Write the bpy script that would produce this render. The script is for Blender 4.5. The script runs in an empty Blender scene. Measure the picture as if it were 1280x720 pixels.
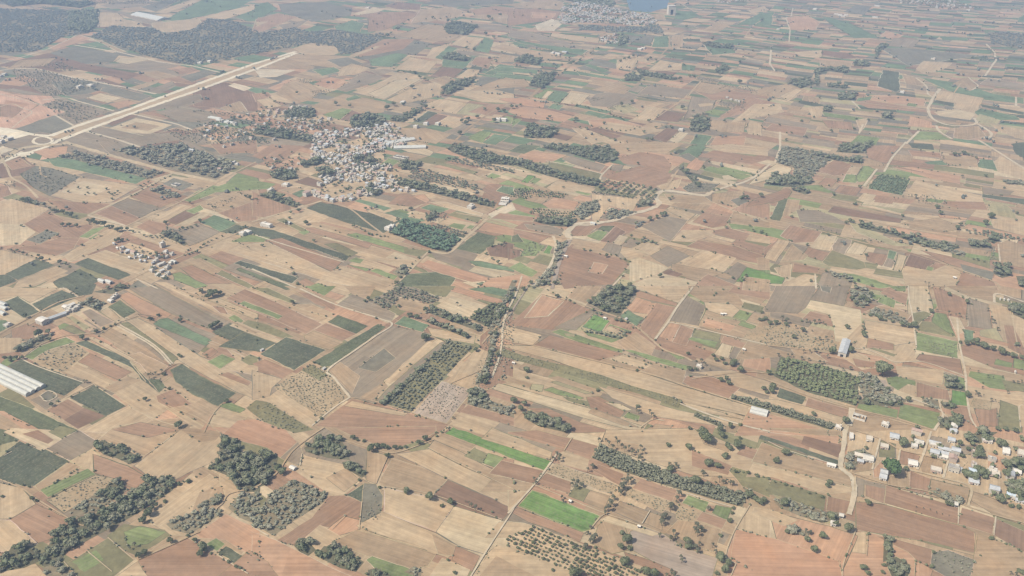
import bpy, bmesh, math, random
import numpy as np
R=math.radians
S=bpy.context.scene
# ---------------------------------------------------------------- camera, light, exposure
FOC=1024.0; PITCH=R(27.5); HCAM=630.0
cam_d=bpy.data.cameras.new("camera"); cam=bpy.data.objects.new("camera",cam_d)
S.collection.objects.link(cam); S.camera=cam
cam.location=(0,0,HCAM); cam.rotation_euler=(R(90)-PITCH,0,0)
cam_d.sensor_width=36; cam_d.lens=36*FOC/1280; cam_d.clip_start=1; cam_d.clip_end=60000
SUN_EL=R(50); SUN_DIR=np.array([-0.88,-0.42])   # the sun stands to the left, a little behind the camera
w=bpy.data.worlds.new("World"); S.world=w; w.use_nodes=True
nt=w.node_tree; nt.nodes.clear()
sky=nt.nodes.new("ShaderNodeTexSky"); sky.sky_type='NISHITA'; sky.sun_disc=False
sky.sun_elevation=SUN_EL; sky.sun_rotation=math.atan2(SUN_DIR[0],SUN_DIR[1])
sky.air_density=1.2; sky.dust_density=2.5
bg=nt.nodes.new("ShaderNodeBackground"); bg.inputs[1].default_value=0.10
wo=nt.nodes.new("ShaderNodeOutputWorld")
nt.links.new(sky.outputs[0],bg.inputs[0]); nt.links.new(bg.outputs[0],wo.inputs[0])
sd=bpy.data.lights.new("sun",'SUN'); sd.energy=3.6; sd.angle=R(0.6); sd.color=(1,0.95,0.87)
sun=bpy.data.objects.new("sun",sd); S.collection.objects.link(sun)
from mathutils import Vector
sv=Vector((-SUN_DIR[0]*math.cos(SUN_EL),-SUN_DIR[1]*math.cos(SUN_EL),-math.sin(SUN_EL)))
sun.rotation_euler=sv.to_track_quat('-Z','Y').to_euler()
S.view_settings.view_transform='Standard'; S.view_settings.look='None'
S.view_settings.exposure=EXPO if 'EXPO' in globals() else 0.62
S.view_settings.gamma=1
S.cycles.max_bounces=4; S.cycles.diffuse_bounces=2; S.cycles.volume_bounces=0
S.cycles.use_denoising=True; S.cycles.denoising_prefilter='ACCURATE'
try: S.cycles.filter_width=1.35
except Exception: pass
HAZE=1.2e-4

rng=np.random.default_rng(7); rnd=random.Random(11)
COL=S.collection
# ---------------------------------------------------------------- helpers
def up(px,py,z=0.0):
    x=(px-640)/FOC; y=-(py-360)/FOC
    d=np.array([x, math.cos(PITCH)+y*math.sin(PITCH), -math.sin(PITCH)+y*math.cos(PITCH)])
    t=(z-HCAM)/d[2]
    return np.array([d[0]*t,d[1]*t]), t/FOC       # ground point, metres per pixel
def proj(x,y,z=0.0):
    dz=z-HCAM
    fw=y*math.cos(PITCH)-dz*math.sin(PITCH); u=y*math.sin(PITCH)+dz*math.cos(PITCH)
    return 640+FOC*x/fw, 360-FOC*u/fw, fw/FOC
def lin(c): 
    return tuple(((v/255+0.055)/1.055)**2.4 if v>10.3 else v/255/12.92 for v in c)
def link(o,parent=None):
    COL.objects.link(o)
    if parent is not None: o.parent=parent
    return o
def mesh_np(name,V,F,mats=(),mi=None,cols=None,smooth=False):
    """V (n,3); F list of arrays of equal-length polys [(m,k) int arrays]"""
    me=bpy.data.meshes.new(name)
    if not isinstance(F,(list,tuple)): F=[F]
    F=[f for f in F if len(f)]
    loops=np.concatenate([f.ravel() for f in F]); tot=np.concatenate([np.full(len(f),f.shape[1]) for f in F])
    me.vertices.add(len(V)); me.vertices.foreach_set("co",np.asarray(V,dtype=np.float32).ravel())
    me.loops.add(len(loops)); me.loops.foreach_set("vertex_index",loops.astype(np.int32))
    me.polygons.add(len(tot)); me.polygons.foreach_set("loop_start",(np.cumsum(tot)-tot).astype(np.int32))
    for m in mats: me.materials.append(m)
    if mi is not None: me.polygons.foreach_set("material_index",np.asarray(mi,dtype=np.int32))
    if smooth: me.polygons.foreach_set("use_smooth",np.ones(len(tot),dtype=bool))
    me.update(calc_edges=True)
    if cols is not None:
        a=me.color_attributes.new("col",'FLOAT_COLOR','POINT')
        a.data.foreach_set("color",np.asarray(cols,dtype=np.float32).ravel())
    return me
def obj(name,me,parent=None,kind=None):
    o=bpy.data.objects.new(name,me); link(o,parent)
    if kind: o["kind"]=kind
    return o
def empty(name,loc,rz=0):
    o=bpy.data.objects.new(name,None); link(o); o.location=loc; o.rotation_euler=(0,0,rz); o.empty_display_size=1
    return o
# ---------------------------------------------------------------- materials
def newmat(name):
    m=bpy.data.materials.new(name); m.use_nodes=True; n=m.node_tree; n.nodes.clear()
    out=n.nodes.new("ShaderNodeOutputMaterial"); b=n.nodes.new("ShaderNodeBsdfPrincipled")
    b.inputs["Roughness"].default_value=0.95
    b.inputs["Specular IOR Level"].default_value=0.08
    n.links.new(b.outputs[0],out.inputs[0]); return m,n,b
def N(n,t,**k):
    x=n.nodes.new(t)
    for a,v in k.items(): setattr(x,a,v)
    return x
def noise(n,vec,scale,detail=3,rough=0.55):
    x=N(n,"ShaderNodeTexNoise"); x.inputs["Scale"].default_value=scale; x.inputs["Detail"].default_value=detail
    x.inputs["Roughness"].default_value=rough; n.links.new(vec,x.inputs["Vector"]); return x.outputs["Fac"]
def rng_map(n,v,a,b,lo=0.25,hi=0.75):
    x=N(n,"ShaderNodeMapRange"); x.inputs[1].default_value=lo; x.inputs[2].default_value=hi
    x.inputs[3].default_value=a; x.inputs[4].default_value=b; n.links.new(v,x.inputs[0]); return x.outputs[0]
def mul(n,a,b):
    x=N(n,"ShaderNodeMath",operation='MULTIPLY'); n.links.new(a,x.inputs[0])
    if isinstance(b,(int,float)): x.inputs[1].default_value=b
    else: n.links.new(b,x.inputs[1])
    return x.outputs[0]
def scalecol(n,col,f):
    x=N(n,"ShaderNodeVectorMath",operation='SCALE'); n.links.new(col,x.inputs[0]); n.links.new(f,x.inputs["Scale"]); return x.outputs[0]
def field_mat(name,patch,fine,row,rowscale,dots=0.0,plots=0.045,dotcol=(0.10,0.095,0.055)):
    m,n,b=newmat(name)
    at=N(n,"ShaderNodeAttribute"); at.attribute_name="col"
    pos=N(n,"ShaderNodeNewGeometry").outputs["Position"]
    uv=N(n,"ShaderNodeUVMap").outputs[0]
    f=rng_map(n,noise(n,pos,0.012,5,0.6),1-patch,1+patch)
    f=mul(n,f,rng_map(n,noise(n,pos,0.11,4,0.65),1-fine,1+fine))
    # drill and plough lines run along the field: stretched noise across v
    mp=N(n,"ShaderNodeMapping"); mp.inputs["Scale"].default_value=(0.006,rowscale,1); n.links.new(uv,mp.inputs[0])
    f=mul(n,f,rng_map(n,noise(n,mp.outputs[0],1.0,3,0.7),1-row,1+row))
    mp2=N(n,"ShaderNodeMapping"); mp2.inputs["Scale"].default_value=(0.012,0.055,1); n.links.new(uv,mp2.inputs[0])
    f=mul(n,f,rng_map(n,noise(n,mp2.outputs[0],1.0,2,0.5),0.94,1.06))
    sx=N(n,"ShaderNodeSeparateXYZ"); n.links.new(uv,sx.inputs[0])
    def step(sock,per):
        d=N(n,"ShaderNodeMath",operation='DIVIDE'); n.links.new(sock,d.inputs[0]); d.inputs[1].default_value=per
        fl=N(n,"ShaderNodeMath",operation='FLOOR'); n.links.new(d.outputs[0],fl.inputs[0]); return fl.outputs[0]
    cb=N(n,"ShaderNodeCombineXYZ"); n.links.new(step(sx.outputs[0],140),cb.inputs[0]); n.links.new(step(sx.outputs[1],13),cb.inputs[1])
    wn=N(n,"ShaderNodeTexWhiteNoise"); n.links.new(cb.outputs[0],wn.inputs[0])
    f=mul(n,f,rng_map(n,wn.outputs[0],1-plots,1+plots,0,1))
    c=scalecol(n,at.outputs["Color"],f)
    # patches drift between paler straw and redder earth
    hs=N(n,"ShaderNodeMixRGB",blend_type='MULTIPLY'); hs.inputs[2].default_value=(1.05,0.97,0.90,1)
    n.links.new(rng_map(n,noise(n,pos,0.02,4,0.6),0.0,0.9,0.45,0.7),hs.inputs[0]); n.links.new(c,hs.inputs[1])
    c=hs.outputs[0]
    if dots>0:
        vo=N(n,"ShaderNodeTexVoronoi"); vo.inputs["Scale"].default_value=0.28; n.links.new(uv,vo.inputs["Vector"])
        mx=N(n,"ShaderNodeMixRGB"); mx.inputs[2].default_value=dotcol+(1,)
        n.links.new(mul(n,rng_map(n,vo.outputs["Distance"],1,0,0.2,0.45),dots),mx.inputs[0]); n.links.new(c,mx.inputs[1]); c=mx.outputs[0]
    n.links.new(c,b.inputs["Base Color"]); 
    bp=N(n,"ShaderNodeBump"); bp.inputs["Strength"].default_value=0.25; bp.inputs["Distance"].default_value=0.4
    n.links.new(noise(n,pos,0.5,4,0.7),bp.inputs["Height"]); n.links.new(bp.outputs[0],b.inputs["Normal"])
    return m
M_soil=field_mat("ploughed_soil",0.13,0.14,0.20,0.30,plots=.075)
M_stub=field_mat("straw_stubble",0.15,0.17,0.20,0.26,plots=.065)
M_crop=field_mat("green_crop",0.28,0.28,0.28,0.40,plots=.06,dots=0.32,dotcol=(0.21,0.185,0.12))
M_spec=field_mat("heaped_stubble",0.10,0.12,0.10,0.3,dots=0.55)
M_scrubg=field_mat("scrubby_fallow",0.20,0.24,0.05,0.2,dots=0.25)
def leaf_mat(name,c1,c2,c3):
    m,n,b=newmat(name)
    pos=N(n,"ShaderNodeNewGeometry").outputs["Position"]
    oi=N(n,"ShaderNodeObjectInfo"); at=N(n,"ShaderNodeAttribute"); at.attribute_name="tv"
    ad=N(n,"ShaderNodeMath",operation='ADD'); n.links.new(oi.outputs["Random"],ad.inputs[0]); n.links.new(at.outputs["Fac"],ad.inputs[1])
    fr=N(n,"ShaderNodeMath",operation='FRACT'); n.links.new(ad.outputs[0],fr.inputs[0])
    r1=N(n,"ShaderNodeMixRGB"); r1.inputs[1].default_value=c1+(1,); r1.inputs[2].default_value=c2+(1,); n.links.new(fr.outputs[0],r1.inputs[0])
    r2=N(n,"ShaderNodeMixRGB"); r2.inputs[2].default_value=c3+(1,); n.links.new(r1.outputs[0],r2.inputs[1])
    n.links.new(rng_map(n,noise(n,pos,0.35,3,0.7),0,0.8,0.4,0.68),r2.inputs[0])
    n.links.new(r2.outputs[0],b.inputs["Base Color"]); b.inputs["Roughness"].default_value=0.8
    return m
M_leaf=leaf_mat("olive_foliage",(0.100,0.112,0.052),(0.138,0.143,0.074),(0.20,0.205,0.115))
M_wood=leaf_mat("mixed_woodland",(0.098,0.115,0.052),(0.190,0.176,0.115),(0.215,0.215,0.130))
M_palm=leaf_mat("palm_fronds",(0.065,0.062,0.036),(0.092,0.088,0.052),(0.13,0.125,0.075))
M_scr=leaf_mat("dry_scrub",(0.150,0.150,0.085),(0.225,0.206,0.140),(0.285,0.265,0.180))
M_bright=leaf_mat("bright_foliage",(0.060,0.095,0.034),(0.075,0.115,0.042),(0.105,0.150,0.060))
M_grove=leaf_mat("grove_foliage",(0.125,0.14,0.060),(0.160,0.172,0.080),(0.215,0.22,0.11))
M_orch=leaf_mat("orchard_foliage",(0.068,0.085,0.052),(0.095,0.108,0.066),(0.14,0.15,0.095))
M_dusty=leaf_mat('dusty_orchard_foliage',(0.115,0.118,0.066),(0.170,0.165,0.100),(0.24,0.23,0.15))
M_banana=leaf_mat('broad_green_foliage',(0.085,0.125,0.070),(0.115,0.160,0.090),(0.165,0.215,0.125))
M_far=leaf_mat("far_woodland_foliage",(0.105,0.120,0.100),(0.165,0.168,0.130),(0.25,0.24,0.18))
def plain(name,c,var=0.12,sc=0.4,rough=0.9):
    m,n,b=newmat(name); pos=N(n,"ShaderNodeNewGeometry").outputs["Position"]
    rgb=N(n,"ShaderNodeRGB"); rgb.outputs[0].default_value=c+(1,)
    n.links.new(scalecol(n,rgb.outputs[0],rng_map(n,noise(n,pos,sc,4,0.65),1-var,1+var)),b.inputs["Base Color"])
    b.inputs["Roughness"].default_value=rough; return m
M_bark=plain("grey_bark",(0.13,0.10,0.075))
M_white=plain("whitewash",(0.54,0.49,0.405)); M_cream=plain("cream_plaster",(0.50,0.43,0.33)); M_mud=plain("mud_brick",(0.44,0.35,0.27))
M_grey=plain("grey_sheet_roof",(0.38,0.375,0.35),0.2,0.25); M_tile=plain("clay_tile",(0.36,0.25,0.19),0.2); M_conc=plain("roof_concrete",(0.46,0.415,0.335),0.22,0.2)
M_dull=plain("weathered_roof",(0.30,0.27,0.23),0.2,0.2); M_dark=plain("dark_opening",(0.03,0.03,0.03)); M_poly=plain("polythene",(0.44,0.42,0.355),0.14,0.15,0.5); M_blue=plain("bluish_sheet_roof",(0.40,0.45,0.47),0.15,0.2)
# sheet roofs get pressed ribs, plaster gets rain streaks
def ribs(m,period,amt):
    n=m.node_tree; b=[x for x in n.nodes if x.type=='BSDF_PRINCIPLED'][0]; l=b.inputs["Base Color"].links[0].from_socket
    tc=N(n,"ShaderNodeTexCoord").outputs["Object"]; wv=N(n,"ShaderNodeTexWave"); wv.inputs["Scale"].default_value=period; wv.bands_direction='X'
    n.links.new(tc,wv.inputs[0]); n.links.new(scalecol(n,l,rng_map(n,wv.outputs["Fac"],1-amt,1+amt,0,1)),b.inputs["Base Color"])
ribs(M_grey,0.6,0.12); ribs(M_blue,0.5,0.10)
# water
M_water,_n,_b=newmat("still_water"); _b.inputs["Base Color"].default_value=(0.09,0.12,0.12,1); _b.inputs["Roughness"].default_value=0.35; _b.inputs["Specular IOR Level"].default_value=0.3
_bp=N(_n,"ShaderNodeBump"); _bp.inputs["Strength"].default_value=0.1; _n.links.new(noise(_n,N(_n,"ShaderNodeNewGeometry").outputs["Position"],0.3,3),_bp.inputs["Height"]); _n.links.new(_bp.outputs[0],_b.inputs["Normal"])

# colours read off the photograph (sunlit, sRGB), turned into albedo with one factor
K=0.56
PAL={'a':(217,193,157),'b':(208,180,144),'c':(194,165,131),'d':(186,149,120),'e':(163,131,108),'f':(206,160,127),'s':(206,164,131),
 'g':(171,152,128),'h':(151,143,124),'l':(192,171,152),'o':(153,145,106),'y':(188,175,134),
 'G':(97,105,80),'M':(122,136,92),'B':(104,136,78),'D':(90,97,80),'T':(104,124,96),'P':(222,203,174),'C':(197,172,137),'w':(128,122,96),'u':(160,146,118),'Q':(246,230,202),'F':(226,180,150)}
def soften(c,f):
    l=.3*c[0]+.5*c[1]+.2*c[2]; return tuple(l+(v-l)*f for v in c)
ALB={k:tuple(K*v*q for v,q in zip(soften(lin(c),.92),(1.0,.980,.885))) for k,c in PAL.items()}
ALB['L']=(0.1,0.12,0.12)
GREEN=set('GMBDT')
for k,q in (('d',.94),('e',.90),('g',.94),('h',.94),('c',.97)): ALB[k]=tuple(v*q for v in ALB[k])
for k in 'PQ': ALB[k]=tuple(min(.75,1.06*v) for v in ALB[k])
for k in GREEN: ALB[k]=tuple(1.38*v*q for v,q in zip(ALB[k],(1.08,1,.94)))
NAME={'w':'leaf_litter','u':'scrub_ground','Q':'bare_ground','F':'earthworks',**{k:'stubble_field' for k in 'abcyC'},**{k:'ploughed_field' for k in 'defsgl'},'h':'fallow_field','o':'fallow_field',**{k:'crop_field' for k in 'GMBDT'},'P':'bare_ground','L':'lake'}
MATS={**{k:M_stub for k in 'abcyPQF'},'w':M_scrubg,'u':M_scrubg,**{k:M_soil for k in 'defsgl'},'h':M_scrubg,'o':M_scrubg,'C':M_spec,**{k:M_crop for k in 'GMBDT'},'L':M_water}

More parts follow.
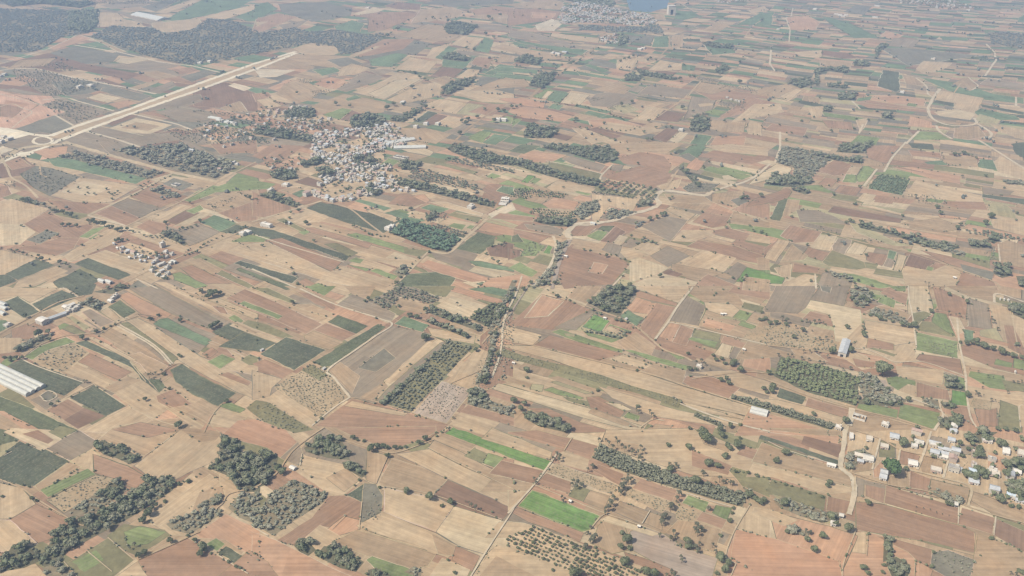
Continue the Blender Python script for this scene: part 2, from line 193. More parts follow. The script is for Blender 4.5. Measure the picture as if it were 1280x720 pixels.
DATA='''
@0,0
h -40,-10 240,-10 330,10 200,30 90,20 -40,30
c 240,0 420,-5 500,20 400,45 280,35 170,40 150,25
b 480,15 600,-5 700,0 560,35 470,45
g 500,25 700,0 780,10 700,35 560,45
c -40,20 120,30 180,45 -40,60
T 345,60 495,50 490,130 440,165 345,150
b 500,60 590,65 620,95 700,110 720,130 500,135 490,110
g 600,70 680,65 820,110 800,130 700,110
b 760,115 990,92 1015,120 930,160 770,160
g 750,165 930,160 905,200 770,200
h 700,35 830,0 900,0 780,60
b 770,62 950,0 1020,0 830,68
T 830,95 1010,0 1280,-10 1200,35 1000,85 860,105
b 1010,85 1260,25 1300,40 1110,100
T 1170,85 1290,40 1290,105 1240,108
s 240,240 400,172 460,190 370,220 270,250
c 465,195 500,200 640,262 590,258
h 250,265 370,230 600,270 560,310 430,320 260,280
g 500,325 760,300 900,330 740,360 600,345
a 575,310 600,290 720,285 740,300 640,320
e -30,330 240,265 430,320 700,370 640,400 400,350 180,340
c 40,340 100,300 280,290 230,330
g 60,345 180,345 400,400 330,470 240,480 90,400
h 250,410 400,400 520,410 620,450 500,450 440,470 330,480
s 30,390 130,380 190,400 100,430 0,420
h 510,440 560,430 760,480 700,505 620,490 500,455
c 640,440 780,400 800,410 680,455
g 730,455 860,405 880,430 800,470
d 860,350 960,335 990,350 900,375
h 900,385 1020,350 1090,360 960,410
a 430,490 500,465 610,490 540,515
s 540,520 640,500 690,515 590,545
F -40,440 130,490 190,520 150,560 40,590 -40,580
F 60,470 260,480 330,560 200,600 100,640 -40,660 -40,590 140,560 200,520
g 205,525 290,500 330,500 550,555 370,625 280,575 330,560
h 75,645 275,575 365,630 280,665 180,675
e 960,440 1130,410 1290,470 1290,560 1100,540 970,530
g 660,555 850,490 1000,470 1020,500 940,530 780,550 700,565
g 780,560 880,535 1090,575 1010,610 900,610
c 1100,540 1200,505 1240,560 1150,560
a 550,640 680,590 860,625 750,670 600,660
c 600,640 680,610 800,630 740,655
g 440,655 500,630 720,680 700,720 600,720
g 320,690 430,655 560,700 500,740 310,740
e 500,600 640,565 690,580 560,630
e 750,680 880,640 960,660 900,720 780,720
g 830,700 1000,660 1060,720 830,740
P 1140,428 1170,415 1265,440 1220,455
P 20,650 120,690 90,730 -40,700
>p 14 P -40,360 60,345 180,345 400,395 640,440 780,470
>p 8 P 0,320 240,245 390,175 470,195
>p 12 P 370,225 600,262 800,310 960,330 1100,362
>p 9 P 490,60 490,135
>p 10 P 210,500 330,490 570,555
>p 8 P 275,575 370,630
>p 10 P 640,565 880,620 960,650
>p 12 P 420,655 560,690 700,735
Q -40,640 60,648 160,676 260,680 330,655 380,640 310,700 270,735 180,760 -40,870 -40,815 110,755 150,720 -40,690
F 260,700 380,690 330,780 200,800
d 0,520 120,540 60,590 0,580
f 30,500 150,520 110,540 20,520
P 60,700 130,700 100,735 -40,790 -40,760
>p 5 P 0,470 120,500 190,520 330,560
>p 5 P -20,540 60,520 160,560 60,640
>p 4 a 20,600 150,570 300,560
>p 40 b 1480,262 1280,330 960,446 640,557 400,640 270,692
>p 17 Q 1480,258 1280,316 960,430 640,548 400,625 250,680
>p 17 Q 1480,266 1280,345 960,462 660,566 420,655 290,705
>p 15 Q 250,680 160,672 60,650 -40,635
>p 15 Q 290,705 230,735 120,770 -40,830
>p 12 Q 165,705 180,690 215,684 250,692 262,705 240,718 200,722 172,715 165,705
>w scrubfar 12 -40,40 340,55 345,150 440,165 390,172 300,190 230,235 170,260 -40,262
>w wood 12 345,60 490,52 488,128 440,163 345,150
>w scrubfar 12 450,180 560,130 760,140 830,170 960,150 1040,95 1150,100 1290,160 1290,270 1100,300 960,325 870,312 740,282 620,240 540,210
>w wood 16 0,5 300,5 480,20 400,40 200,20 60,35
>w bush 24 60,345 180,345 400,400 520,420 330,480 240,480 90,400
>w bush 26 205,525 290,500 550,555 370,625
>w bush 20 960,550 1080,555 1200,575 1180,590 980,560
>w bush 22 960,0 -40,0 -40,20 900,20
>w bush 26 180,330 300,310 400,350 330,360
>w bush 22 830,650 1280,640 1280,720 900,720
>h long 30 800 685,72 820,100 ; long white shed in the pale field beyond the scrub forest
>h block 35 500 400,440 ; low white workshop roof beside the dirt plot, left part
>h block 45 500 455,432 ; broad white workshop roof beside the dirt plot, right part
>h block 30 300 1000,318 1050,312 ; white building at the edge of the scrub forest near the highway
>h block 30 300 25,378 5,385 ; grey roofed building left of the red earthworks
>h block 34 300 20,690 50,700 10,715 ; white roofed building beside the roundabout
>h tunnel 60 0 1075,592 1115,605 1150,615 ; white tunnel roof among the village plots by the highway
@320,0
T 0,20 60,10 110,45 40,80 -20,90
h 110,20 330,10 480,40 470,80 280,110 130,60
d 0,95 110,65 210,85 110,125 40,155 -20,160
b 0,110 60,108 0,135
g 110,125 280,95 200,140 140,150
a 490,70 590,35 640,50 540,78
g 550,80 620,55 640,60 570,85
d 480,80 620,60 760,60 820,70 740,110 640,150 560,160 560,90
T 390,130 480,100 545,120 520,160 400,160
c 820,50 980,35 1050,60 1000,90 880,100 770,120
e 640,30 700,10 830,20 820,50 700,45
h 820,20 900,0 1290,0 1290,20 1000,30
c 1080,80 1150,50 1290,60 1290,130
d 1060,50 1200,30 1290,40 1290,70 1100,75
g 1000,110 1280,130 1280,160 1040,140
c 700,180 860,120 950,130 1020,180 970,210 800,195
T 940,140 980,110 1110,130 1060,175 960,170
d 470,275 640,195 790,195 800,210 720,255 520,285
b 460,282 600,230 620,232 490,285
T 565,300 690,260 760,275 680,335 580,330
h 510,290 740,245 790,200 880,215 800,275 700,265 560,300
b 850,290 880,240 980,215 890,295
b 190,240 280,210 430,250 390,275 230,270
c 120,300 200,270 460,280 560,310 420,340 300,330
h 350,300 460,285 540,320 420,335
T 280,350 390,335 430,355 330,380
P -10,345 200,350 100,385 20,388
c 40,300 150,290 300,335 260,345 60,345
b 430,340 480,318 570,340 520,365 400,385
g 560,350 640,345 700,350 620,380
b 690,345 770,285 905,310 860,365
T 895,290 960,230 1010,240 930,300
b 980,220 1030,180 1140,190 1080,245
T 1090,255 1140,190 1190,200 1165,265
b 1175,250 1190,210 1290,220 1290,270
g 1000,250 1090,260 1170,280 1010,275
T 935,300 970,275 1085,290 1050,335 930,330
d 1075,320 1100,285 1190,290 1160,345
e 870,385 930,335 1040,345 980,395
b 1000,390 1060,345 1130,350 1080,390
c 1200,310 1230,270 1290,280 1290,310
T 1140,370 1220,320 1290,330 1290,390
h 1090,430 1130,380 1290,400 1290,470
T 930,460 960,430 1100,390 1070,425 960,475
b 480,460 620,410 720,355 850,385 830,405 640,500
a 560,470 700,400 830,395 640,495
g 380,440 450,410 540,360 640,385 600,410 450,460
f 290,420 370,385 440,398 350,440
s 350,442 430,400 470,410 400,445
s 60,440 160,400 200,420 120,460
b 650,500 800,430 940,400 920,480 820,500 740,520
c 860,400 950,380 1010,400 940,430
b 980,470 1100,425 1290,470 1290,515 1130,510
c 270,530 440,470 650,510 640,560 560,580 440,540 320,570
T 445,495 500,475 530,490 460,505
M 330,575 430,540 490,550 420,600
e 420,600 480,550 550,575 490,610
d -20,470 60,460 80,480 0,510
b 0,500 70,490 130,530 60,545
c 140,420 220,390 330,450 270,500 200,520 100,470
b 850,520 920,495 1060,520 1000,570 870,540
y 1000,570 1060,515 1180,530 1110,580
d 1060,560 1160,520 1250,520 1180,580
b 740,610 830,555 870,550 790,610
D 780,612 860,555 910,565 830,615
e 830,615 900,570 960,580 890,625
b 890,625 960,580 1060,600 1000,640
g 940,660 1040,620 1100,630 1020,680
M 1060,690 1120,655 1180,660 1130,715
T 1130,715 1190,670 1270,680 1200,725
M 1160,610 1260,580 1290,590 1290,620
c 700,640 850,640 980,670 900,720 760,700
f -40,580 40,575 160,620 0,615
d -20,622 120,615 230,635 180,660 0,645
b 230,600 330,570 380,600 300,620
>p 6 c 850,370 940,390 1000,400 1090,380 1220,270
>p 6 c 960,225 1010,180 1110,130
>p 10 c 1280,520 1180,560 1060,640 980,720
>w scrubfar 12 -20,170 200,140 260,160 400,150 560,175 640,165 620,200 520,260 420,275 400,235 280,215 200,230 60,260 -20,270
>w wood 12 665,605 830,535 830,555 740,612
>w wood 14 940,140 980,110 1110,130 1060,175 960,170
>w wood 14 930,458 965,420 1100,392 1070,425 960,475
>w wood 13 140,560 190,540 290,550 300,585 150,590
>w wood 15 470,600 560,575 640,580 650,620 560,640 480,640
>w wood 15 0,640 130,660 280,690 270,715 100,690 0,670
>w bush 18 270,460 330,445 390,460 300,490
>w bush 20 200,395 270,390 290,415 220,415
>w wood 16 930,295 970,270 1085,288 1050,310
>l r 22 20 640,180 690,150 740,120 760,100 ; dark tree in the hedge beside the tan field far off
>l r 22 22 830,115 850,95 880,85 960,100 1020,90 1060,60 ; dark tree in the far hedge beside the brown lane
>l r 20 22 690,345 740,350 790,360 860,400 ; dark tree along the boundary below the pale square field
>l r 22 26 930,470 960,420 1010,405 1100,385 1130,350 1200,300 1230,260 ; dark tree along the lane between the teal crop and pale field
>l r 18 26 40,460 90,500 160,520 220,550 ; dark tree in the hedge above the large village
>l r 22 30 880,545 830,505 850,500 ; dark tree at the corner of the field above the village
>t r 26 1165,85 1180,90 1150,165 1190,180 1050,235 1090,240 1220,70 ; dark tree in the far fields at top centre
>t r 34 655,535 690,515 ; dark tree beside the small farmhouse above the village
>t r 28 400,515 205,460 42,465 470,525 780,430 735,515 1145,540 1105,580 1280,530 830,520 ; lone dark tree on the tan field above the village
>t p 22 640,125 605,120 585,100 ; slender dark tree on the far brown field
>t r 30 1030,600 1060,590 1050,610 1020,660 1210,545 1240,550 1190,600 ; dark tree around the farmstead on the straight lane
>h block 26 800 560,42 ; white house on the enclosed pale plot at the top left
>h block 28 600 735,515 800,640 910,625 850,625 ; white house among trees above the large village
>h block 34 400 1210,605 1240,605 ; white farmhouse beside the straight lane
>h block 30 400 180,545 215,540 245,545 ; white house in the trees at the village top
>v 1 26 280,690 320,650 420,650 560,640 680,620 760,680 740,740 280,740 ; large village
>v .5 30 20,540 60,530 220,600 330,580 420,620 420,660 300,660 ; large village
>v .6 30 20,560 250,540 330,640 100,720 -160,740 -330,640 -200,610 ; large village
@640,0
L 555,-70 800,-70 775,38 690,62 590,52
d -20,50 120,40 240,60 220,100 130,110 -20,130
c 0,20 180,-5 260,10 240,50 100,40
s 100,60 220,65 200,95 100,90
P 115,125 200,95 260,110 210,155 130,155
b 200,165 440,190 430,215 290,200 190,180
g -10,150 100,165 300,215 290,225 -20,185
T -10,192 150,222 380,250 350,275 200,250 40,215
g 200,220 300,222 400,240 300,245
c -20,225 100,250 200,265 300,290 150,300 -20,260
T 700,235 710,185 780,180 790,235
h 570,175 710,185 690,225 570,205
T 775,255 900,265 860,275
c 800,180 860,170 850,240 800,235
D 850,195 940,195 950,210 860,208
T 960,225 1100,235 1120,265 1000,275
c 680,70 760,70 770,100 700,95
b 700,105 800,110 800,125 720,122
h 320,340 390,320 480,350 440,365
T 360,325 400,318 490,355 450,365
h 380,310 440,295 520,320 520,345 400,325
b 525,300 640,290 600,350 520,340
b 680,350 740,300 860,320 850,350 730,355
T 850,320 920,330 910,355 850,350
y 590,365 640,360 840,400 800,405 650,380
T 320,355 540,395 550,405 340,375
T -20,335 130,350 130,370 -20,360
T -20,370 110,385 90,405 -20,390
c -20,395 60,395 100,430 -20,440
M 100,485 180,440 215,455 150,495
a 150,490 180,455 215,460 190,490
T 170,500 210,455 280,470 240,515
a 240,515 290,460 390,475 340,525
T 180,540 210,510 265,525 235,550
f -20,490 70,490 170,510 160,540 60,530 -20,510
s 0,530 160,545 300,580 260,610 60,590 -20,560
g 380,500 420,470 560,450 640,480 540,540 400,530
c 400,450 520,410 600,440 560,470
g 630,470 690,420 900,450 860,490 720,480
D 600,475 720,490 830,515 700,500
g 580,450 620,425 665,435 630,465
c 560,540 640,500 800,520 700,560
b 605,600 680,535 780,545 710,600
e 710,600 760,550 870,570 830,610
T 360,565 390,550 475,575 440,590
s 380,600 500,590 620,620 690,640 490,620 400,640
y 500,530 580,520 640,550 560,570
e 355,640 430,645 550,680 510,695
b 480,610 760,650 640,680 430,640
b 300,640 360,640 500,700 400,720
M 65,655 110,625 240,650 180,685
e 700,690 770,640 840,650 770,715
a 790,700 840,660 880,665 820,720
h 890,620 920,575 980,590 990,640 950,665 890,655
T 890,720 920,670 1000,680 970,725
s 1020,680 1170,680 1160,725 990,725
c 1000,600 1170,610 1160,660 1040,660 980,640
b 1170,640 1190,600 1250,620 1250,680 1180,670
g 860,600 900,480 1020,500 1000,560 900,580
d 940,410 1140,460 1280,470 1280,490 1000,500 900,450
c 900,455 950,410 1100,440 1000,470
b 930,520 1000,515 1010,525 940,535
b 850,90 1000,95 960,110 860,105
d 1140,110 1200,105 1180,130 1150,130
T 820,60 900,55 940,80 860,100 810,95
b 1180,50 1260,30 1290,50 1200,70
c 960,150 1020,110 1090,120 1040,155
D 1080,175 1160,180 1160,188 1090,186
M 960,560 1010,545 1080,560 1030,580
M 0,590 50,595 0,640
>p 14 c 430,225 380,265 240,365 140,440 90,490
>p 9 b 0,480 170,512 330,540 560,590
>p 10 c 790,180 785,235 740,280 690,310 620,330 590,365
>p 6 b 945,405 880,480 720,590
>p 7 b 870,130 980,150 1080,180 1160,185 1210,125 1250,100
>p 7 a 820,0 880,40 920,60
>p 10 c 0,145 100,158 300,210 420,226
>v .95 20 230,120 250,40 330,10 470,20 520,45 560,60 680,70 730,110 700,130 500,120 340,115 ; hazy far town
>v .8 24 430,190 520,170 580,200 560,220 450,220 ; hazy far town
>v .5 24 1020,0 1200,0 1200,10 1040,20 ; hazy far hamlet
>w scrubfar 12 330,125 500,135 740,130 760,170 650,165 500,160 340,150
>w wood 12 260,0 400,-5 520,15 500,35 330,15
>w wood 12 540,175 570,180 580,215 530,230
>w wood 12 85,430 110,380 160,360 215,370 210,400 150,445
>w wood 14 20,300 60,280 150,300 130,330 20,310
>w wood 12 620,350 660,355 840,395 800,402 650,378
>w wood 13 570,375 650,385 640,405 560,405
>w wood 12 890,620 920,575 980,590 990,640 950,665 890,655
>w bush 16 880,370 1000,395 1200,440 1240,465 1100,440 940,410
>w bush 18 1020,500 1080,485 1170,510 1160,560 1040,530
>w wood 14 945,215 1100,230 1110,245 1000,240
>w wood 12 1010,350 1060,325 1090,345 1040,375
>w bush 16 380,500 420,485 470,495 400,505
>w bush 16 470,540 540,520 500,560
>w wood 14 65,645 120,625 240,645 200,690 60,690
>l r 16 22 430,232 390,265 300,320 220,380 ; dark tree beside the far straight lane below the town
>l r 18 24 150,330 200,275 330,310 ; dark tree in the hedge left of the far straight lane
>l r 18 26 540,300 610,270 650,295 720,290 ; dark tree beside the far winding track
>l r 18 26 340,635 400,630 520,655 640,635 800,630 ; dark tree in the hedge between long tan strips
>l r 16 22 220,520 300,520 470,555 560,600 ; dark tree along the curving pale track
>l r 18 24 1140,300 1180,265 1210,255 ; dark tree in the far hedge at upper right
>t r 26 800,375 840,385 845,405 890,375 910,375 480,205 1140,405 700,690 310,600 320,590 460,610 550,520 685,600 600,505 905,550 660,655 675,695 515,695 855,535 20,530 40,520 190,580 180,590 10,580 800,632 ; dark tree among the far fields at upper centre
>t r 24 1000,185 990,250 880,15 870,130 860,320 1250,95 1200,165 1070,330 1160,595 1065,600 ; dark tree among the far fields right of the town
>h tower 60 0 795,72 ; tall square beige building with a dark opening beside the town
>h block 30 300 205,268 230,275 265,265 ; pale house left of the straight lane below the town
>h block 26 400 640,250 655,245 ; white house below the far town
>h block 28 400 845,655 ; white farmhouse beside the small dark wood
>h block 22 300 1075,490 1095,500 1120,505 1135,510 ; pale hut in the scrubby enclosure at upper right
@960,0
T 270,80 400,110 560,190 430,190 300,110
T -20,65 30,60 20,125 -20,125
s 90,85 200,80 260,110 240,150 110,150
s 590,155 680,175 630,200 560,180
g 630,190 760,200 720,240 600,230
h 560,240 700,240 1080,280 900,300 700,330
D 545,430 575,350 655,360 660,450 640,460
h 380,60 440,25 520,30 480,75
e 270,250 400,265 450,290 380,295 270,275
b 130,260 270,250 270,280 140,275
b 20,290 250,325 250,335 30,305
T 750,385 960,415 1130,470 1280,490 1280,520 1090,500 940,470 850,430
b 740,345 780,305 920,315 870,350 780,370
c 670,370 780,395 780,430 690,420
g 690,420 770,430 770,450 690,440
b 850,450 1080,490 1040,570 920,540 940,515 830,500
a 940,545 1040,570 1010,600 860,580 830,560
D 820,512 840,500 930,515 930,535
T 1030,560 1060,540 1240,580 1260,600 1080,600
D 1060,520 1280,560 1280,575 1070,535
g 1100,390 1280,420 1280,450 1060,420
c 980,390 1010,385 1050,440 1010,455 920,420
T 860,180 1000,190 1000,205 870,200
h 1100,160 1290,170 1290,240 1120,220
T 1250,90 1290,70 1290,110 1250,110
b 480,85 590,90 580,98 480,92
c 260,300 420,310 400,370 260,330
c -20,440 90,420 200,450 120,500 -20,480
b 60,480 140,445 170,450 100,510
d -20,500 60,520 -20,540
b -20,520 60,520 80,560 -20,580
c 180,480 260,490 260,520 170,505
D 150,515 160,500 280,525 270,540
b 200,535 280,530 270,580 220,590
M 270,560 480,590 470,610 280,580
T 450,490 520,480 510,510 440,505
d 430,510 500,500 800,550 790,560 500,540
s 510,475 680,480 790,495 780,530 600,515
M 700,515 745,520 740,535 695,528
T 640,550 740,560 720,570 640,560
s 710,580 820,610 820,640 700,630
M 400,725 450,675 560,690 540,725
d 270,600 420,610 430,650 300,640
b 440,600 500,590 480,640 460,660
e 700,650 850,655 930,700 750,690
M 750,655 850,660 920,700 700,700
c 930,640 1050,630 1090,680 1000,700 930,690
y 1040,590 1060,570 1160,600 1140,640 1060,620
b 1110,620 1280,650 1280,700 1160,660
g 0,580 250,630 240,650 -20,610
d 20,620 200,640 180,680 -20,650
>p 10 P 15,250 10,320 35,355
>p 7 P 125,40 115,80 90,90 110,150 105,210
>p 12 P 860,445 825,490 800,545 820,590 880,620 960,630 1040,618 1030,590
>p 12 P 1045,618 1110,660 1110,685 1070,690
>p 10 P 840,628 860,660 920,695
>p 10 P 1085,380 1140,300 1130,260 1090,220
>p 9 P 420,505 460,545
>p 8 b 430,508 600,530 800,552
>p 9 P 475,622 455,668
>p 10 P 755,655 690,720
>p 8 c 560,290 555,250 590,225 640,230
>p 7 P 1000,385 1050,430 1020,450
>p 6 b 965,415 930,465
>p 8 P 740,390 790,430 800,470 825,485
>p 8 P 1240,485 1240,530
>p 7 b 1040,620 1140,620 1240,690
>v .6 26 560,0 900,0 1060,40 900,50 700,20 ; hazy far hamlet
>w wood 12 90,410 190,390 240,420 160,442
>w wood 13 350,470 440,465 430,500 350,500
>w wood 14 240,380 260,345 300,335 400,345 400,370 290,350
>w wood 13 230,350 250,350 255,430 240,430
>w scrubfar 16 1100,160 1290,170 1290,250 1120,220
>w wood 14 430,310 500,320 510,335 430,330
>w wood 13 545,290 530,300 545,240 570,225 600,230 565,250
>w wood 14 270,560 290,530 330,530 310,560
>w bush 16 1080,225 1130,240 1140,280 1110,270
>w wood 14 300,420 400,430 390,445 300,435
>w wood 16 570,570 620,575 630,600 570,590
>l r 20 26 480,460 510,465 ; dark tree beside the pale square below the dark field
>l r 20 26 650,630 700,640 ; dark tree above the lane bend at upper right
>t r 30 320,650 ; large dark tree on the grey field at upper right
>t r 22 230,580 260,485 545,550 560,160 750,105 790,130 810,185 820,185 350,195 410,265 915,295 1000,315 1020,285 1210,120 1270,300 1230,340 1010,170 440,590 500,595 90,695 170,600 430,640 190,680 120,660 60,620 ; dark tree among the far fields at upper right
>h shed 24 100 545,32 ; long white shed roof far off at the upper right
>h shed 24 -200 535,88 ; long pale shed in the far fields at upper right
>h block 22 300 340,75 360,78 375,85 390,80 235,50 670,465 825,298 ; small white house in the far fields at upper right
>h block 18 300 1000,55 50,150 ; small pale house at the far upper right
@0,180
g 60,20 380,0 880,-60 1180,120 1080,180 860,130 560,60
e 560,30 900,-20 1000,60 1180,110 900,90
d 1050,0 1280,-20 1290,40 1100,50
g -20,0 200,-60 480,-20 560,60 350,20 120,40
s 150,30 340,10 330,60 240,75
e -20,100 100,60 180,110 150,150 -20,175
d 20,90 100,70 160,110 60,130
h 100,150 180,110 250,120 420,170 250,260 170,220
T 245,85 340,70 740,170 680,200 380,130 270,110
b 250,260 400,165 700,210 560,290 420,300
a 300,240 410,185 560,215 470,260
d 230,280 400,290 560,300 440,350 300,330
d 650,265 740,230 900,275 800,320
g 560,310 640,270 800,320 700,370 560,330
d 480,350 560,310 700,370 640,410
h 810,200 870,170 970,200 910,235
M 910,280 1000,230 1060,205 1130,220 1010,270 950,290
M 1130,195 1190,145 1290,170 1290,225
c 1090,230 1180,200 1290,230 1290,270 1160,240
c 1030,290 1150,230 1290,290 1290,310 1080,340
d 1090,345 1290,280 1290,380 1190,390
b 770,370 900,300 960,310 830,385
e 830,385 930,330 1000,345 880,405
M 930,335 1000,305 1020,325 970,350
a 880,405 1010,340 1060,350 950,400 860,415
T 1000,390 1070,355 1180,395 1110,442
g 860,440 990,395 1100,440 1000,490 950,510 880,470
d 680,415 740,380 840,400 830,430 770,455
b 640,450 720,450 900,500 960,520 920,545 840,520
b -20,290 60,275 245,325 120,400 -20,470
d 120,400 240,335 320,380 310,420 440,400 470,410 400,470 280,480 180,440
a -20,395 120,405 180,440 100,505 -20,510
h 130,480 230,430 300,445 200,500
d 60,520 200,500 290,470 400,470 370,520 280,560 150,540
M 395,465 460,425 545,405 440,470
M 445,475 480,452 515,458 460,480
b 320,560 540,425 620,440 560,500 350,590
b 350,590 530,530 740,610 690,650 440,570
D 370,600 440,570 655,655 590,680
b -20,520 190,575 20,655 -20,655
D 25,650 180,575 275,605 90,680
D -20,655 40,655 85,685 -20,725
b 90,685 280,610 345,635 180,710 60,725
a 180,715 260,690 310,725
D 265,690 400,625 500,680 420,725 290,718
b 1040,500 1150,470 1280,540 1450,600 1400,640 1280,590 1060,520
c 940,580 1000,570 1120,630 1060,650
d 900,620 960,605 1160,700 1000,700
M 860,650 900,640 1040,710 980,722 870,680
o 1080,650 1110,630 1270,710 1240,722
h 630,722 690,680 760,722
d 0,210 40,210 60,250 -20,280
>p 20 a -60,120 120,20 330,0
>p 16 a 320,-10 560,60 860,142 1090,190
>p 14 a 440,358 640,265 860,148
>p 7 P 440,358 630,410
>p 9 b 630,410 880,300 1000,240 1090,190 1180,140 1280,90
>p 7 b 200,100 205,150 250,170
>p 9 a -60,-60 60,170 130,210 190,270
>p 9 b 1290,395 1130,470 930,550 740,635 620,695
>p 6 P 1050,345 1190,395
>p 6 P 680,675 790,725
>w scrub 16 300,70 380,35 820,145 740,175 360,75
>w scrub 20 560,30 900,0 1180,115 1080,175 860,125
>w bush 20 100,150 250,120 420,170 250,260
>w bush 20 -20,90 100,60 60,50 -20,60
>w bush 16 145,470 235,430 300,445 210,495
>w scrub 15 750,235 810,215 900,265 860,270
>w bush 18 1040,300 1150,270 1200,260 1100,320
>w scrub 14 130,270 230,300 220,310 130,290
>w bush 14 20,180 90,190 70,220 20,210
>w wood 13 810,460 860,440 940,500 920,510 840,470
>w bush 22 620,500 720,520 780,555 700,550
>v .5 20 560,495 640,510 780,560 860,530 880,590 840,690 760,650 740,620 640,575 ; lane hamlet
>l r 26 24 110,275 180,300 230,310 ; dark tree in the hedge along the upper left track
>l r 30 22 250,320 330,345 400,370 460,385 540,405 610,425 ; dark tree along the hedge below the bare square plots
>l r 22 26 590,475 680,490 780,545 ; dark tree in the hedge of the hamlet on the lane
>l r 24 26 640,425 720,450 800,460 ; dark tree along the boundary below the bare square plots
>l r 22 24 815,470 870,435 960,410 1000,385 ; dark tree in the hedge beside the mid green field
>l r 26 28 190,560 240,570 300,590 350,605 ; round dark tree in the hedge between dark crops and hamlet
>l r 18 26 -10,510 80,535 190,565 ; small dark tree along the boundary of the tan field on the left
>l r 18 26 380,640 450,660 510,680 ; small dark tree along the edge of the dark crop on the left
>l r 14 26 660,255 740,215 850,165 ; small dark bush along the straight farm road
>l r 20 24 920,560 980,530 1060,480 1150,440 1220,410 ; dark tree beside the lane to the hamlet
>l r 20 24 700,210 740,190 ; dark tree at the corner of the long green field
>l r 26 26 1200,250 1280,270 ; dark tree in the hedge at the top of the red field
>t r 34 345,400 ; clump like dark tree on the bare brown plot
>t r 30 310,400 380,405 827,390 580,480 ; dark tree among bare plots left of the big village
>t r 22 230,430 285,455 245,345 410,500 80,495 105,405 1075,315 950,290 1100,90 1155,310 ; small dark tree on open soil at left
>t r 20 340,235 390,215 440,240 470,245 435,215 530,220 545,240 560,250 575,245 590,235 420,290 560,270 ; small dark bush on the bare square plot at left
>h shed 30 -700 960,35 ; long grey shed roof beside the scrub strip
>h block 24 500 1170,95 1185,105 1100,130 ; small house at the edge of the scrub strip
>h ruin 40 500 880,205 ; roofless white walled building on a bare plot
>h block 30 600 815,515 ; tall white house at the top of the lane hamlet
>h block 22 600 572,505 590,526 618,522 632,548 662,546 678,572 694,560 728,592 745,575 765,602 610,545 650,575 705,590 ; small pale house in the scattered row of the lane hamlet
>h block 28 600 790,570 830,545 860,555 780,590 800,610 810,640 790,660 820,670 760,640 835,625 855,600 ; house in the core of the lane hamlet
>h shed 30 600 870,595 ; long white roofed shed at the right of the lane hamlet
>h block 40 700 1240,447 1215,455 ; white farmhouse on the lane beside the tan field
>h shed 40 -500 510,690 545,695 ; white walled farm shed beside the dark crop
@320,180
b 270,60 280,0 560,-20 640,0 640,80 700,130 740,200 800,240 700,250 640,240 460,290 380,290 260,250 330,200 300,130
d -20,235 170,310 180,330 60,370 -20,360
M -20,180 100,200 60,225 -20,230
e 190,190 260,165 350,195 330,225
c 110,230 200,215 260,235 180,250
T 180,250 230,228 260,240 220,268
s 100,100 200,60 260,70 270,110 180,120
d -20,60 80,0 240,10 170,60 60,90
D 250,320 320,290 480,325 720,385 640,445 440,390
T 490,285 520,275 680,320 640,335 540,300
M 650,345 720,325 770,340 730,365
T 640,345 700,330 850,385 780,390
b 545,320 680,355 720,375 690,392 560,340
d 660,300 720,250 800,260 850,295 780,315
s 780,260 840,250 870,280 850,295
T 820,320 870,300 970,325 920,345
o 955,355 1010,330 1130,365 1110,395
b 860,290 950,290 1140,350 1120,360 960,320
b 770,350 860,350 850,380 760,365
G 670,445 740,375 1035,480 950,540 880,525
b 900,405 960,370 1110,400 1060,440 930,415
M 960,410 990,395 1050,405 1030,430
M 1050,420 1070,405 1095,410 1080,425
D 900,430 1060,460 1040,470
s 1110,430 1150,390 1290,420 1290,460 1160,440
G 1000,525 1110,440 1200,460 1190,500 1120,550
e 1150,520 1250,490 1290,500 1290,575 1170,560
M 1200,460 1240,455 1240,470 1210,472
c 250,395 300,390 700,490 860,530 820,570 600,490
M 450,455 500,445 760,520 740,545
o 740,520 860,535 820,565 740,548
d 220,430 280,415 580,500 560,525 450,490
D -20,415 90,430 470,560 450,585 300,530 -20,470
o 340,500 400,495 510,545 470,565
M -20,455 70,470 40,490 -20,490
o 100,380 140,370 270,440 240,445
M 210,440 250,432 270,440 240,455
d 40,480 130,470 430,590 380,640 200,560
b -20,500 60,490 370,640 600,700 560,730 330,680 -20,570
b 370,640 440,610 700,690 640,725 500,690
M 460,585 500,565 540,578 520,598
M 455,600 580,625 550,637
M 570,635 600,622 710,660 690,680
d 600,590 640,580 730,610 700,625
b 500,570 640,570 820,580 720,620 620,590
D -20,600 210,670 180,697 -20,628
G -20,640 200,720 150,730 -20,660
d 210,690 250,670 300,700 250,722
M 270,710 310,695 370,722
g 870,540 990,520 1110,555 1060,625 900,580
f 830,600 860,580 1000,620 1200,680 1080,690 900,640
d 830,610 900,640 1060,690 1000,690 860,640
T 1060,585 1120,585 1290,620 1290,640 1100,610
a 1065,635 1100,610 1290,650 1290,690
G 690,710 760,650 900,640 1000,670 960,725
T 1100,700 1130,690 1200,710 1170,725
b 960,160 1080,150 1150,175 1100,185
M 620,105 660,70 720,85 680,115
o 880,95 920,90 1110,140 1090,150
d 1130,230 1160,200 1200,200 1290,210 1290,250 1200,270
T 1200,235 1230,210 1290,215 1290,260
M 1150,165 1180,145 1230,160 1190,175
b 860,165 920,160 1140,240 1130,260
c 880,250 960,240 1200,320 1150,350
a 650,0 780,-10 890,40 870,60 760,40
P 1160,350 1280,290 1300,330 1180,370
>p 14 a 1160,370 1100,425 1030,485 960,547 870,535
>p 7 P -20,450 130,500 440,592
>p 9 a 680,715 740,665 860,540
>p 7 b 640,460 750,500 860,530 950,545
>p 12 a -20,390 130,345 330,285
>p 8 b 330,285 460,320 640,455
>p 8 b 1000,345 1130,368 1290,412
>p 7 P -20,625 200,720
